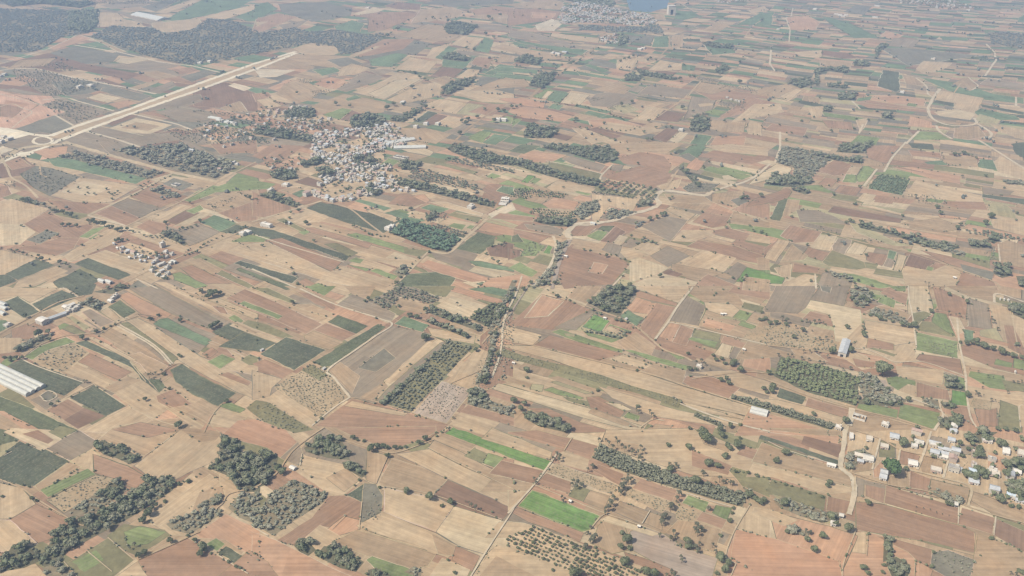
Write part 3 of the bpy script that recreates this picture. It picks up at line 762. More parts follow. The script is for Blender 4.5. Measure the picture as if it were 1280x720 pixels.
>v 1 28 270,60 280,0 560,-20 640,0 640,80 700,130 740,200 800,240 700,250 640,240 460,290 380,290 260,250 330,200 300,130 ; large village
>v .4 36 20,80 200,40 280,80 200,150 60,130 ; large village
>w banana 12 670,445 740,375 1035,480 950,540 880,525
>w wood 12 75,150 130,125 200,135 210,170 140,185 80,170
>w wood 11 15,260 60,250 230,300 190,318
>w wood 10 690,185 760,180 1200,295 1190,320 880,245 720,210
>w wood 10 950,20 1000,0 1290,80 1290,110 1120,95 980,40
>w orch 16 920,80 1000,70 1290,130 1290,145 1150,130
>w wood 13 720,95 780,85 830,95 800,130 730,130
>w orch 14 780,130 900,140 1140,225 1130,240 900,200 760,170
>w wood 14 550,225 580,215 620,240 600,265 550,260
>w wood 16 480,60 560,70 600,110 540,130 490,110
>w wood 18 220,90 330,70 330,100 240,120
>w wood 18 320,140 380,140 370,180 320,170
>w bush 18 860,380 900,340 960,345 960,380 880,400
>w wood 14 850,370 890,345 900,360 860,390
>w bush 15 1170,510 1240,495 1260,510 1200,540
>w orch 13 850,415 930,405 1060,445 1020,465 900,430
>w orch 13 690,730 720,690 760,720
>w scrub 16 680,640 730,610 770,640 720,670
>l r 20 20 490,405 560,440 660,465 ; small dark bush along the edge of the big dark crop
>l r 24 26 150,385 180,345 210,330 ; dark tree beside the lane into the big village
>l r 24 24 180,620 210,690 ; dark tree beside the strip fields
>l r 18 22 820,565 780,600 740,650 690,700 ; dark tree along the farm track beside the strip fields
>t r 34 250,390 ; dark tree in the yard by the village lane
>t r 26 865,535 775,320 545,320 710,375 405,620 700,690 745,640 30,505 290,480 1210,590 1180,570 1240,490 ; dark tree on the strip fields below the big village
>t r 22 1150,545 1180,510 1225,500 ; dark tree on the dark fallow near the river road
>h long 30 0 655,0 790,-22 ; long pale factory shed right of the large village, upper one
>h long 30 0 690,22 850,18 ; long pale factory shed right of the large village, lower one
>h block 40 300 150,210 ; white farmhouse in the field left of the big village
>h block 38 300 75,238 ; pale house by the small wood left of the big village
>h block 40 400 255,258 ; tall grey house at the lower left edge of the big village
>h block 36 -300 40,410 65,415 ; white farm building beside the village lane
>h shed 34 -500 160,398 ; low white shed beside the village lane
>h block 36 500 680,420 660,430 ; white house at the corner of the banana grove
>h block 40 500 1075,320 ; grey farmhouse below the long wood strip
>h ruin 40 300 710,65 740,70 ; pale walled compound building above the big village
>h villa 60 -200 1245,288 ; large white two storey house by the field road
@640,180
s 30,60 80,30 270,55 200,90 150,95 60,85
G -20,35 50,0 150,10 60,50
g 250,75 300,60 470,105 440,140 300,100
o 160,110 200,95 450,150 440,180 250,135
a -20,115 60,130 100,140 60,140 -20,125
B 45,190 80,155 120,160 80,195
M 85,190 110,165 150,175 115,200
b 170,220 230,180 420,220 400,245 200,235
M 310,240 330,235 400,250 380,258
c 60,280 120,260 200,260 150,300
s 150,300 210,265 340,290 310,330 180,320
b 120,320 330,330 310,360 110,345
d -20,350 110,365 105,390 -20,380
g 60,400 200,410 260,430 240,460 80,425
d 460,160 640,110 800,150 760,215 700,220 480,175
d 530,70 640,40 760,60 800,110 780,150 640,105 560,100
g 500,105 560,105 540,140 490,130
b 400,250 640,275 600,340 490,310 470,330 430,390 400,380
c 450,0 700,-10 860,-5 760,50 640,35 540,50
b 720,210 790,190 850,170 830,220 760,235
T 890,10 960,0 970,20 920,75 830,60
h 830,60 880,45 930,75 900,90
d 940,60 1010,30 1290,75 1200,100
f 880,100 920,70 960,95 930,135 870,120
a 980,95 1000,85 1240,130 1220,150
M 950,130 990,110 1200,160 1150,180
a 1050,160 1080,155 1130,178 1060,180
G 1180,145 1220,150 1210,165
D 840,130 1010,170 1000,185 870,150
h 850,220 900,190 1040,200 990,240 880,240
b 960,10 1100,0 1280,20 1280,60 1060,40
c 760,250 960,260 1000,290 920,300 790,290
b 770,330 800,320 920,350 880,385
g 780,305 960,340 940,355 800,315
d 900,390 960,340 1110,370 1070,410 1000,420
g 640,410 770,360 880,380 840,430 790,490
b 850,430 1000,430 1020,450 900,490 800,485
d 870,515 930,480 1120,510 1290,570 1240,600 1130,580 950,530
b 960,530 1120,570 1060,640 840,600
g 690,560 780,510 890,560 780,615
b 530,530 600,520 690,555 580,580
a 590,580 640,570 780,620 740,650 590,690
d 240,560 300,500 540,570 590,600 500,700 260,725 230,660
s 380,640 410,590 480,605 450,650
c 320,490 440,520 540,570 300,520
d 290,430 330,400 430,410 370,460 300,460
M 370,460 430,430 480,440 440,485
G 430,425 450,410 510,410 490,440
e 440,485 520,410 570,440 500,495
a 505,495 540,455 580,465 540,510
g 450,530 480,490 550,510 530,560
g 540,510 590,470 650,490 600,520
b 600,520 660,490 760,500 690,550
c 1000,250 1160,230 1130,320 1000,290
d 1090,330 1190,280 1290,300 1290,380 1110,335
h 1090,280 1140,265 1190,285 1130,310
M 1080,395 1200,400 1210,430 1100,425
c 1110,335 1200,370 1290,390 1290,420 1080,395
b 1180,440 1290,470 1290,500 1160,480
d 1020,430 1080,420 1190,450 1160,490 1000,445
c 800,600 840,605 1060,645 930,690 790,640
e 750,640 780,625 860,650 800,680
d 930,690 980,650 1130,710 1100,730 930,730
g 1060,640 1130,590 1220,640 1200,690 1120,670
d 1150,670 1240,690 1290,700 1290,730 1130,730
M 1230,630 1290,630 1290,690 1220,660
a 590,705 740,645 930,690 900,730 600,730
c 1220,570 1290,560 1290,630 1230,620
M 40,560 80,490 170,510 120,560
B 155,545 180,505 205,515 190,550
G 0,460 30,450 60,490 0,490
s -20,660 60,650 100,680 60,725 -20,725
M -20,620 40,590 130,640 100,665
e -20,520 40,530 40,560 -20,580
>p 12 P 1290,100 1220,160 1150,195 1070,215 990,245
>p 16 P 990,245 960,258 860,245 760,235 720,265 735,300 680,330 600,350 500,385 420,392 330,400 280,440 290,480
>p 14 P 470,390 400,405 330,405
>p 10 b -20,420 200,460 290,475
>p 7 P 290,470 440,485
>p 11 P 205,460 220,505 200,590 160,650 100,715
>p 14 l 290,480 260,540 235,600 200,725
>p 8 P 170,85 300,110 450,150
>p 8 P 505,100 450,155 440,180
>p 6 b 1110,335 1080,390
>p 8 b 830,130 790,190 760,230
>p 7 P 560,650 490,725
>p 7 a 1000,290 1110,335 1280,390
>w wood 9.5 150,20 200,0 330,20 480,10 535,50 520,80 460,100 300,50
>w wood 9.5 -20,70 60,80 170,120 440,190 430,215 340,200 180,160 -20,95
>w wood 10 105,385 150,360 330,380 290,415 200,410
>w scrub 12 310,350 360,290 430,285 440,330 350,380
>w orchrow 11 -20,255 30,220 280,255 260,275 100,265 60,278 -20,268
>w orchrow 11 75,350 110,320 330,345 310,370
>w orchrow2 14 425,210 460,175 750,230 700,290 640,265 430,235
>w orch 12 400,235 640,265 620,275 400,248
>w scrub 12 470,370 480,335 560,330 620,340 580,360 500,385
>w wood 12 625,320 640,275 710,285 690,310
>w bush 15 850,220 900,190 1040,200 990,240 880,240
>w wood 14 830,120 860,95 860,140 960,215 930,215
>w scrub 12 225,490 280,490 230,600 180,700 100,725 130,680 210,600
>w bush 13 40,560 80,490 170,510 120,560
>w orch 14 600,510 660,475 730,495 650,500
>w bush 14 520,720 540,660 570,620 580,640 560,720
>l r 24 26 240,660 210,690 100,690 60,720 ; dark tree along the twin lanes near the dry river
>l r 20 24 250,650 230,690 ; dark tree on the shoulder of the grey road
>l r 20 30 1080,650 1140,690 1170,650 ; dark tree among scrub between the square fields
>l p 12 28 1110,505 1170,520 1260,540 ; small dark bush in the row on the grey field
>l r 22 26 440,550 500,555 590,580 ; dark tree on the boundary of the big brown field
>l r 18 26 555,660 580,600 ; dark tree along the dotted path below the river road
>l r 18 24 1010,225 1080,200 1110,200 ; dark tree along the narrow road at right centre
>l r 22 24 1140,265 1155,265 ; dark tree beside the narrow road
>t r 32 690,370 750,350 765,345 725,360 ; dark tree below the bend of the river road
>t r 36 1245,253 ; round dark tree above the brown fields
>t r 28 1160,265 1145,262 1175,262 ; dark tree in the trio right of the narrow road
>t r 26 1070,412 ; lone dark tree on the brown field right of centre
>t r 30 740,655 ; lone dark tree on the pale squares below the river road
>t r 22 855,460 870,330 1050,290 950,335 880,695 1000,620 620,390 255,212 595,455 985,85 960,110 1190,405 360,525 390,530 630,92 580,25 ; small dark tree on the open soil right of the river road
>t r 24 660,465 700,485 720,495 ; dark tree in the little line above pale square fields
>t r 22 1210,430 1240,440 1270,450 1250,435 ; dark tree in the line right of the brown fields
>t r 24 790,270 800,262 ; dark bush inside the river road bend
>h block 26 400 270,565 ; white hut beside the grey road
>h shed 24 400 405,403 ; pinkish shed beside the river road
@960,180
g 40,95 70,10 240,40 340,60 250,130 190,200 120,180 130,120
T -20,200 30,150 150,160 240,190 100,215 -20,208
a -20,140 40,100 120,120 100,155 -20,185
b 385,150 410,110 470,115 440,160
M 370,190 390,150 460,155 440,195
M 440,165 480,100 540,130 500,185 450,190
d 250,130 340,75 420,105 390,150 330,160
T 500,222 560,150 710,180 670,257
d 330,240 360,205 470,220 440,260
d 250,200 290,165 350,180 320,215
M 130,210 250,205 330,240 300,245
a 440,280 480,245 540,255 510,300
y 470,210 530,130 545,135 490,215
d 530,290 550,260 640,270 620,300
b 700,230 740,180 1070,260 1080,290 870,280 700,260
d 880,285 1080,290 1100,330 960,325 860,300
T 1045,115 1060,75 1125,80 1145,130
T 780,90 930,78 950,110 800,100
D 700,-5 820,0 830,30 720,20
D 1215,0 1290,-10 1290,75 1240,50
c 470,70 560,70 580,110 470,110
d 480,20 560,5 660,10 590,100 500,70
o 970,205 990,195 1065,210 1065,225 1000,215
D 1070,250 1290,275 1290,305 1070,265
g 1070,215 1230,235 1200,260 1075,250
y 1100,310 1120,290 1200,310 1240,350 1240,375 1110,350
s 620,115 720,115 960,160 960,200 800,170
d 640,110 780,140 770,145 620,115
c 830,55 1040,60 1050,115 900,105
d 700,30 860,45 870,70 720,60
b 1130,90 1160,60 1290,120 1290,180 1150,140
G 10,377 60,272 107,275 60,385
d -20,260 100,220 120,240 100,270 40,290 -20,300
c 100,275 160,280 150,330 70,370
g 140,330 240,330 330,360 400,400 160,390
e 300,340 330,310 670,375 660,395 400,360
b 410,300 520,310 680,350 860,360 1000,380 900,400 680,360
s 850,350 1000,370 990,380 860,370
y 400,385 460,400 640,490 750,510 620,510 440,440
d 60,460 110,405 270,440 230,490 130,495
a 215,520 260,455 345,460 310,535
d 170,555 200,515 310,545 270,585
g 320,510 350,470 420,480 380,560 330,560
o 270,590 320,530 480,590 490,620 440,630 300,610
a 390,545 430,490 500,510 470,555
c 480,480 600,500 700,530 690,545 530,510
b -20,570 50,475 110,485 40,590
d -20,520 50,480 -20,565
c 60,590 120,500 200,560 180,580
d 120,640 130,595 260,620 250,645
b 30,620 120,600 110,680 60,660
B -20,695 -20,640 85,670 70,700
d 490,580 500,540 600,555 570,610
T 595,570 605,530 645,540 630,585
g 575,610 595,570 640,580 620,620
a 625,630 650,550 695,560 665,640
e 680,610 710,550 840,590 780,635
M 785,635 800,610 830,620 815,645
b 670,640 690,610 820,635 900,600 960,640 940,715 690,705
d 940,705 970,640 1130,690 1150,730 930,730
d 830,565 760,530 900,560 1130,630 1130,670 900,600
g 270,650 300,635 430,680 410,725 240,725
M 300,640 430,650 660,715 560,722 400,680
b 430,625 650,690 680,725 560,690
c 1150,500 1200,480 1290,510 1290,620 1160,600
b 860,400 960,400 940,440 880,440
s 970,420 1000,400 1290,460 1280,480 1100,460
b 1110,370 1240,380 1290,400 1290,460 1130,420
c 690,390 850,370 1000,420 880,440 660,400
h 960,600 1130,640 1120,680 980,640
b 80,700 180,650 250,660 200,725 80,725
>p 9 P 60,-60 60,20 35,95
>p 8 P 690,-10 620,70 580,140
>p 8 P 545,125 480,210
>p 11 P 1050,-20 1150,40 1290,130
>p 9 b -20,375 90,395 280,440 350,460 500,500 700,540 830,580 960,630 1130,690 1160,725
>p 8 b 130,250 270,262 400,295 680,360
>p 13 b 430,370 680,420 900,460 1080,480
>p 6 P 1150,500 1160,590
>p 7 P 235,650 240,725
>w scrub 12 40,95 70,10 240,40 340,60 250,130 190,200 120,180 130,120
>w wood 12 -20,200 30,150 150,165 240,190 210,200 100,215
>w wood 12 340,40 370,0 530,0 470,45 400,45
>w wood 12 240,60 300,60 470,80 470,98 350,85
>w wood 13 120,230 170,215 220,240 190,255
>w orchrow2 9 500,222 560,150 710,180 670,257
>w wood 10 450,400 480,395 620,435 760,470 960,520 900,535 760,505 640,460 460,420
>w scrub 12 760,490 880,510 990,550 980,565 850,530 760,510
>w wood 13 1010,500 1090,490 1100,520 1020,520
>w bush 13 1080,540 1140,520 1140,600 1100,590
>w wood 13 1140,460 1160,480 1130,500 1090,480
>w bush 18 690,250 830,260 980,320 960,335 820,310
>w orch 14 980,430 1050,430 1290,475 1290,495 1000,450
>w scrub 12 1170,180 1290,190 1290,205 1190,200
>w wood 12 1130,620 1190,615 1215,660 1170,670 1130,650
>w scrub 12 280,630 350,650 420,670 410,690 330,665
>w wood 12 1240,660 1290,660 1290,725 1260,710
>l p 14 22 600,155 640,160 690,170 ; slender dark tree on the top edge of the dark plantation
>l p 16 24 610,275 700,250 ; slender tree along the strip below the dark plantation
>l p 14 22 240,410 300,430 345,440 ; slender tree along the brown lane at right centre
>l p 14 24 430,465 470,475 510,480 550,490 ; slender tree on the pale lane at right
>l p 16 22 790,690 830,700 880,710 ; slender tree in the twin rows at far right
>l p 14 22 800,708 880,725 ; slender tree in the lower of twin rows at far right
>l r 24 24 930,50 1000,45 1040,60 ; dark tree in the hedge near the teal square field
>l p 14 22 985,400 1040,400 ; slender tree in the row left of the round dark trees
>l r 22 26 1080,580 1030,570 ; dark tree below the long wood strip at right
>t r 44 1118,352 ; large round dark tree beside the yellowish field at right
>t r 40 1090,390 950,415 ; large dark tree above the tree lined track at right
>t r 30 965,398 845,310 865,340 ; dark tree beside the small pond bushes at right
>t r 30 410,380 395,390 425,385 ; dark tree in the clump on the greenish slope
>t r 26 437,295 ; round dark tree on the pale strip
>t p 30 975,150 740,255 ; tall slender dark tree on the open strip
>t r 26 1090,155 ; broad dark tree by the far lane at right
>t r 24 330,245 460,210 350,175 675,355 195,500 300,450 490,550 120,360 ; dark tree on a field corner at right of centre
>t p 20 825,40 870,45 880,60 920,35 955,50 765,25 1105,65 795,265 790,285 755,280 515,480 ; slender dark tree among the strips at upper right
>t r 26 290,635 430,690 450,680 440,710 520,705 215,680 ; dark tree in the scrub of the lower strip
>t r 22 1180,215 1245,340 1240,375 ; dark tree at the far right edge of the strips
>h block 24 300 932,672 ; tiny white hut on the tan field at right
@0,360
b -20,0 300,0 150,75 90,40 -20,60
D 160,80 310,10 390,45 215,118
D 20,70 90,40 200,120 120,150 60,110
D 325,-5 480,-20 460,30 400,42
c -20,200 60,200 200,120 240,130 160,180 -20,260
d 55,210 130,180 190,200 160,260 60,250
T -20,160 30,160 60,190 -20,230
b -20,250 100,250 140,280 70,320 -20,330
b 370,130 480,200 450,215 350,150
o 300,200 360,185 430,225 400,240
M 290,190 320,175 350,185 300,210
y 340,145 360,140 450,195 420,215
g 410,120 450,105 570,170 500,195
b 500,120 540,95 600,150 570,165
G 540,95 600,60 680,120 620,150
s 590,40 640,20 860,130 830,150 720,140
d 690,130 790,145 780,170 700,140
g 640,0 780,-10 1110,170 1060,210 860,130
b 770,-30 830,-30 1280,190 1280,220
c 870,0 980,30 1280,150 1290,195 1060,90
b 1040,60 1090,50 1290,130 1290,165
d 1060,90 1120,95 1140,130 1100,125
M 1140,150 1170,133 1220,165 1190,182
D 1060,220 1150,175 1280,240 1290,320 1180,280
T 765,180 800,155 840,150 1060,265 1030,290
g 770,185 1030,290 985,330 840,250
b 630,165 690,150 770,190 1000,340 1180,420 1300,500 1280,560 1180,520 940,390 880,350
o 600,175 640,170 890,350 860,380 700,250
c 490,240 560,200 720,290 840,385 740,430 640,330 500,250
f 440,240 490,235 570,280 540,290
c 620,345 700,380 740,430 800,430 840,390 700,320
D 375,275 430,260 650,360 740,460 790,460 830,495 790,525 730,490 660,400
G 740,455 800,455 830,495 795,525
b 430,245 470,245 680,360 650,365
M 120,345 200,290 330,245 380,270 240,310 160,360
C 180,370 240,310 370,275 440,320 320,420
d 390,370 450,325 660,420 590,460
b 320,420 385,380 575,470 520,500
c 520,500 640,440 710,460 570,525
b 570,525 710,460 800,530 850,600 760,665 640,590
D 40,385 110,355 420,470 320,540 180,490
M -10,390 40,340 90,350 40,390
g 150,560 240,520 310,555 230,610
h 200,540 245,515 285,540 235,568
D 350,550 470,485 632,590 530,640
d 230,610 340,555 420,600 320,660
e 320,660 420,600 525,640 390,705
G -20,530 130,590 390,710 370,730 220,730 -20,610
c -20,610 220,730 -20,730
s -20,615 20,615 230,725 150,725
b 400,718 640,590 770,665 600,725
d 780,540 870,505 960,580 850,600 790,570
c 860,600 1010,570 1090,600 1050,640 1020,690
b 830,600 860,600 1020,690 980,725 900,650
D 850,410 910,380 1000,440 1180,525 1090,590 960,530 880,470
M 1090,590 1150,570 1230,605 1200,625
b 1090,600 1240,640 1180,700 1040,690
M 1035,370 1110,330 1180,355 1100,405
d 1010,330 1060,295 1090,320 1050,350
b 1120,290 1290,380 1290,440 1110,405 1180,355
d 1095,435 1140,418 1260,470 1240,490
c 1040,270 1060,265 1290,355 1290,380 1200,330
o 1200,360 1250,330 1290,345 1290,390 1240,385
c 600,730 770,660 900,650 960,690 900,730
>p 7 P 585,190 760,290 855,385
>p 7 P 600,185 770,285 865,380
>p 8 c 770,-20 1000,95 1280,225
>p 10 b -20,240 60,195 200,120 300,70 420,40
>p 5 P 315,0 390,45
>p 6 P 200,540 245,515 285,540 235,568 200,540
>p 5 P 90,345 180,390 420,475
>p 7 b 110,350 200,285 330,240 470,225 580,180 690,140
>p 5 a 650,370 730,470
>p 5 a 470,485 630,590
>p 6 a 330,550 470,480
>p 5 b 840,590 990,650 1100,725
>p 5 a 640,590 780,660 920,700
>p 6 c 800,430 870,385 920,380
>p 5 b 1020,725 1060,640 1100,590
>w scrub 13 380,80 460,50 520,80 500,120 430,90
>w wood 14 460,20 600,-10 640,0 560,30
>w scrub 15 100,290 160,260 220,240 270,230 250,260 160,300 80,320
>w bush 14 180,370 240,310 370,275 440,320 320,420
>l p 15 24 650,120 580,175 ; slender tree at the corner of the small green field
>l p 22 22 330,510 375,490 ; palm on the lower edge of the dark crop by the white tunnel
>l p 30 22 400,470 435,460 ; palm at the right corner of the dark crop
>l p 30 22 740,430 770,415 805,410 ; palm in the short row above the curving dark crop
>l r 26 30 480,215 520,205 580,180 ; dark tree along the farm lane below the greenhouses
>l r 30 30 250,260 200,255 150,285 110,310 80,310 ; dark tree along the lane below the greenhouses
>l r 22 26 830,510 850,500 ; dark bush at the foot of the curving dark crop
>l r 24 28 50,345 110,345 ; dark bush in the hedge above the white tunnels
>t r 60 1060,18 ; large round dark tree on the strip fields at left
>t r 36 1005,10 1040,40 1100,20 ; smaller dark tree beside the large round tree
>t r 60 190,225 ; big dark tree beside the brown square by the greenhouses
>t r 40 90,305 240,215 125,135 410,245 ; dark tree along the hedge beside the greenhouses
>t r 62 890,680 ; large round dark tree alone on tan soil
>t r 30 725,553 820,430 ; dark shrub on the tan field below the curving crop
>t r 16 690,560 750,587 845,385 ; tiny bush on the tan soil below the curving crop
>t r 40 1075,178 1055,190 ; dark tree between grey strip and square crop
>t r 26 1090,170 790,135 755,150 900,160 745,150 905,340 895,335 ; small dark tree along the strip edges
>t r 38 1130,560 ; dark tree at the lower tip of the dark crop strip
>t r 34 255,580 ; dark bush beside the lined pond
>t r 30 455,60 470,80 490,95 ; dark tree beside the white farm buildings
>t r 26 20,345 50,360 ; dark bush behind the white tunnels
>t p 26 290,60 320,40 355,20 ; palm on the dark crop at the left edge
>h shed 80 -500 285,148 ; long grey greenhouse roof beside the farm lane
>h block 60 -500 215,175 ; white building beside the grey greenhouse
>h block 34 -500 330,100 350,110 345,120 370,115 390,100 360,90 ; white house in the farm cluster above the grey greenhouse
>h block 30 500 570,55 555,70 580,45 ; small white house at the top of the dark hedge
>h shed 50 -500 15,85 20,105 10,130 ; pale shed at the left edge
>h block 40 -500 40,190 ; grey roofed house at the left edge
@320,360
o -20,0 60,0 200,65 170,75
c 140,-10 220,-10 400,85 380,110
M 240,-10 400,-10 340,40
d 210,20 300,30 400,85 390,110 300,80
c 180,80 280,80 390,130 360,150 200,95
d -20,20 100,70 330,180 250,230 -20,110
M -20,80 135,140 110,157 -20,105
o -20,165 60,185 190,245 130,250 -20,200
b -20,200 130,265 100,275 -20,230
G 360,170 410,135 560,190 500,228
d 290,210 350,175 500,230 430,265
c 240,240 290,215 440,270 370,310 250,270
D 20,330 150,245 350,310 190,412
D -20,235 100,275 20,320 -20,315
G 285,370 610,180 650,195 380,390 330,392
d -20,380 60,350 190,415 130,455
C 90,500 270,385 350,410 470,545 330,650 200,575
o 225,410 280,385 355,430 320,465
b -20,410 130,455 80,500 70,540 -20,560
b -20,560 70,540 110,510 330,650 270,700 60,570
o -50,600 0,560 60,570 290,710 200,725 60,690
g 360,410 680,190 880,230 780,380 640,460 590,580 470,545
c 360,410 420,370 520,440 480,530
h 510,400 540,375 640,300 700,350 600,420
b 640,470 860,265 910,280 670,480
g 590,580 670,490 920,275 960,260 900,330 700,500 640,560
c 520,545 640,470 660,490 580,560
T 690,180 740,140 870,185 835,222
g 400,85 480,30 560,60 700,130 680,165 600,150
c 440,-10 600,-10 560,60 480,30
b 860,200 1100,235 1090,280 960,260 880,240
o 780,-10 1000,-10 950,45 900,40
c 680,70 720,50 880,85 850,130 720,110
g 560,70 700,0 780,0 930,50 880,80 800,60 720,45 660,110
a 900,90 980,40 1160,90 1060,160
f 970,15 1000,-5 1270,70 1260,95
T 1060,5 1180,-5 1290,20 1290,55
g 1065,150 1180,75 1280,105 1170,200
d 1120,240 1290,100 1290,460 1180,500 1110,520
s 1160,250 1230,200 1290,230 1290,300 1160,290
o 625,575 970,260 1090,290 770,625
l 785,625 930,465 1085,510 950,680
b 960,465 1110,300 1190,330 1090,510
d 300,690 480,555 630,590 980,690 900,730
b 440,590 480,565 760,625 740,640
b 990,690 1050,580 1290,650 1290,690 1060,620
d 1020,620 1060,585 1290,650 1290,690
>p 9 P 220,5 400,85 620,155 680,185 600,240 500,310 360,410 390,450 470,548
>p 8 P 470,548 390,600 280,690
>p 5 b 470,548 600,570 980,690
>p 6 b 20,345 190,415
>p 7 b 1130,280 1200,200 1290,110
>p 5 b 970,480 1150,400 1180,380
>w orch 10 560,70 700,0 780,0 930,50 880,80 800,60 720,45 660,110
>w orchd 9.5 1065,150 1180,75 1280,105 1170,200
>w wood 9.5 850,120 890,95 1130,200 1120,220
>w wood 9.5 800,150 840,160 1080,245 1060,252
>w orch 9 640,575 970,270 1080,290 770,620
>w wood 8.5 625,575 970,258 985,265 645,590
>w scrub 11 1055,580 1070,520 1140,510 1160,560 1290,600 1290,650 1200,620 1120,600
>w wood 10 1060,570 1070,520 1140,510 1160,560 1130,590
>w bush 9 800,610 930,470 1070,510 950,665
>w bush 11 -20,590 60,580 270,700 170,715 -20,640
>w bush 10 90,500 270,390 350,415 460,545 330,640
>w bush 16 1150,180 1290,90 1290,420 1220,480 1160,350
>l r 20 24 1110,260 1120,290 1170,320 1190,360 1160,450 1140,470 ; dark bush along the dry stream bank
>l r 22 24 630,580 660,550 700,500 ; dark tree on the left edge of the grey green plantation
>l r 20 24 860,170 960,180 1060,240 ; small dark tree in the hedge row below the wood strip
>t r 36 180,68 ; dark tree on the strip field left of the pale road
>t r 48 855,240 840,245 ; dark bush in front of the plantation
>t r 36 805,138 770,130 ; dark tree at the top of the green strip
>t p 30 1005,72 ; small dark tree on the pale field
>t r 22 325,650 715,90 295,635 15,350 150,205 290,370 600,150 ; small dark bush beside the pale farm road
>t r 36 1150,465 1160,435 ; round dark bush by the dry stream
>t r 26 545,60 560,50 ; dark tree at the corner of the orchard
>t p 22 985,640 955,700 940,710 ; dark bush at the corner of the grey plot
>t r 30 1100,305 1170,320 1210,330 ; dark bush on the river bank
>h block 26 500 30,315 ; white hut beside the square dark crop
>h block 24 300 340,408 ; small white hut at the road bend
@320,360
>w bush 8 1370,-40 1320,60 1290,140 1260,260 1230,380 1180,470 1130,520 1080,470 1130,340 1150,220 1180,130 1240,20
>w scrub 11 1310,-40 1275,40 1235,110 1215,180 1205,260 1190,340 1150,440 1115,490 1095,480 1140,390 1165,300 1170,200 1200,130 1240,60 1280,-40
>p 8 P 1330,-60 1300,30 1255,120 1235,190 1230,270 1215,350 1180,450
>p 6 l 1380,-40 1330,40 1290,100 1255,170
>l r 26 24 1290,10 1250,80 1215,150 1195,230 1185,310 1150,420 1110,480 ; dark tree along the winding stream channel at the centre
@640,360
d -20,185 150,30 270,60 395,110 200,210 110,200
s 60,150 150,35 260,65 180,140
b -20,190 150,235 100,290 -20,260
g 210,197 395,110 410,125 320,212
c 320,-10 450,-10 370,78 280,45
h 380,75 480,-10 610,-10 600,40 540,140 470,120
b 630,-10 900,-10 860,40 830,72 700,30
d 620,20 640,15 830,75 820,92 620,45
s 570,100 620,45 700,70 670,130 600,120
d 640,190 720,75 820,95 710,250 650,215
s 690,75 725,78 680,130 650,120
g 790,165 860,30 970,90 930,190
c 880,-10 1100,-10 1160,90 960,70 890,30
d 1080,20 1110,-10 1290,0 1290,60
b 960,70 1100,80 1140,110 1100,150 970,110
c 1160,-60 1290,-40 1290,20 1150,10
T 350,195 410,130 490,165 440,225
B 360,190 410,135 485,165 440,218
M 460,215 490,180 600,215 590,228 500,190
b 460,210 490,190 560,225 540,237
G 440,228 470,222 560,245 530,262
M 195,220 240,205 560,310 550,325 330,270
y 260,225 320,230 310,245 270,240
M 350,212 540,258 500,275 380,240
T 540,140 580,110 660,150 620,195
c 525,270 620,220 720,290 690,345 570,310
M 560,310 600,310 890,390 870,412 700,365
M 760,310 870,350 830,358
s 735,240 800,170 840,185 800,270
d 800,270 845,185 910,210 870,290
d 850,310 890,285 1010,320 960,362 870,330
M 880,255 900,245 1030,270 1015,300
o 900,243 910,207 1045,230 1035,268
c 930,190 970,110 1240,200 1200,268 1050,230
s 950,190 970,150 1120,190 1090,220
M 1130,185 1150,165 1220,190 1210,210
y 1030,150 1080,140 1220,185 1150,165
o 1145,100 1160,70 1265,95 1240,125
c 1220,200 1260,110 1290,100 1290,290 1215,260
d 1040,280 1060,240 1220,285 1200,310
a 1010,330 1050,275 1100,290 1080,352
g 1080,345 1110,290 1165,310 1130,385
s 1150,390 1180,315 1290,350 1290,425
d 105,290 190,235 560,330 480,352 400,362 250,320
c 400,380 480,350 570,330 870,415 860,450 850,480 640,412
b 480,355 560,335 700,385 660,405
d 855,470 870,440 1000,445 1140,500 1080,555 900,500
b 880,420 1100,410 1290,470 1290,540 1140,500 1000,440
b -20,285 110,290 640,420 850,490 1290,622 1290,665 850,570 560,480 200,360 -20,300
o -20,310 60,340 250,385 430,430 600,490 850,560 830,600 640,530 450,480 200,410 -20,350
c 180,450 230,440 440,510 410,522
M 155,510 200,495 360,550 330,562
o 250,540 410,570 400,600 280,565
d 370,545 430,540 570,610 540,650 390,600
M 555,645 580,620 640,640 630,668
b 430,490 830,610 1290,705 1290,730 700,640 500,550
a 460,570 540,580 600,610 560,615
y 190,470 220,465 400,525 370,530
c -20,440 160,490 140,520 -20,470
y 100,480 160,485 150,520 90,505
a -20,490 380,600 650,690 640,725 340,645 -20,530
d 80,600 180,600 340,670 520,720 300,725 180,650
c 400,600 550,655 640,700 560,690 380,625
G 1100,535 1290,580 1290,612 1095,555
P 1180,600 1290,625 1290,645 1190,620
f 1150,640 1290,665 1290,675
G 900,640 930,630 1070,690 1040,697
b 850,570 940,590 1160,660 900,610
c 1070,690 1290,690 1290,725 1060,720
c 640,725 720,680 800,690 780,725
>p 8 b -20,270 110,290 400,360 640,420 750,450 850,485 1000,530 1290,622
>p 9 P 905,-5 830,90 780,172 715,258
>p 7 P 780,172 850,185 1000,220 1290,290
>p 10 b 190,25 390,100 560,160 640,210 700,262 760,310 860,345 900,368
>p 7 b 1290,430 1160,420 1000,440 900,455
>p 10 P 840,580 1000,640 1160,690 1290,720
>p 6 a 640,700 700,660 760,665
>w wood 11 380,75 470,0 600,-10 605,40 540,140 480,125
>w bush 9 -20,315 60,342 250,388 430,432 600,492 850,562 830,598 640,528 450,478 200,408 -20,350
>w belt 6 1105,540 1290,582 1290,605 1100,555
>w belt 6 910,637 935,630 1065,690 1040,695
>w orch 13 560,210 600,215 540,258 350,225 390,215 500,235
>w wood 10 520,145 570,160 600,180 560,170
>w bush 20 800,540 860,560 830,600 790,590
>w wood 10 60,620 140,640 300,705 260,720 130,690 60,650
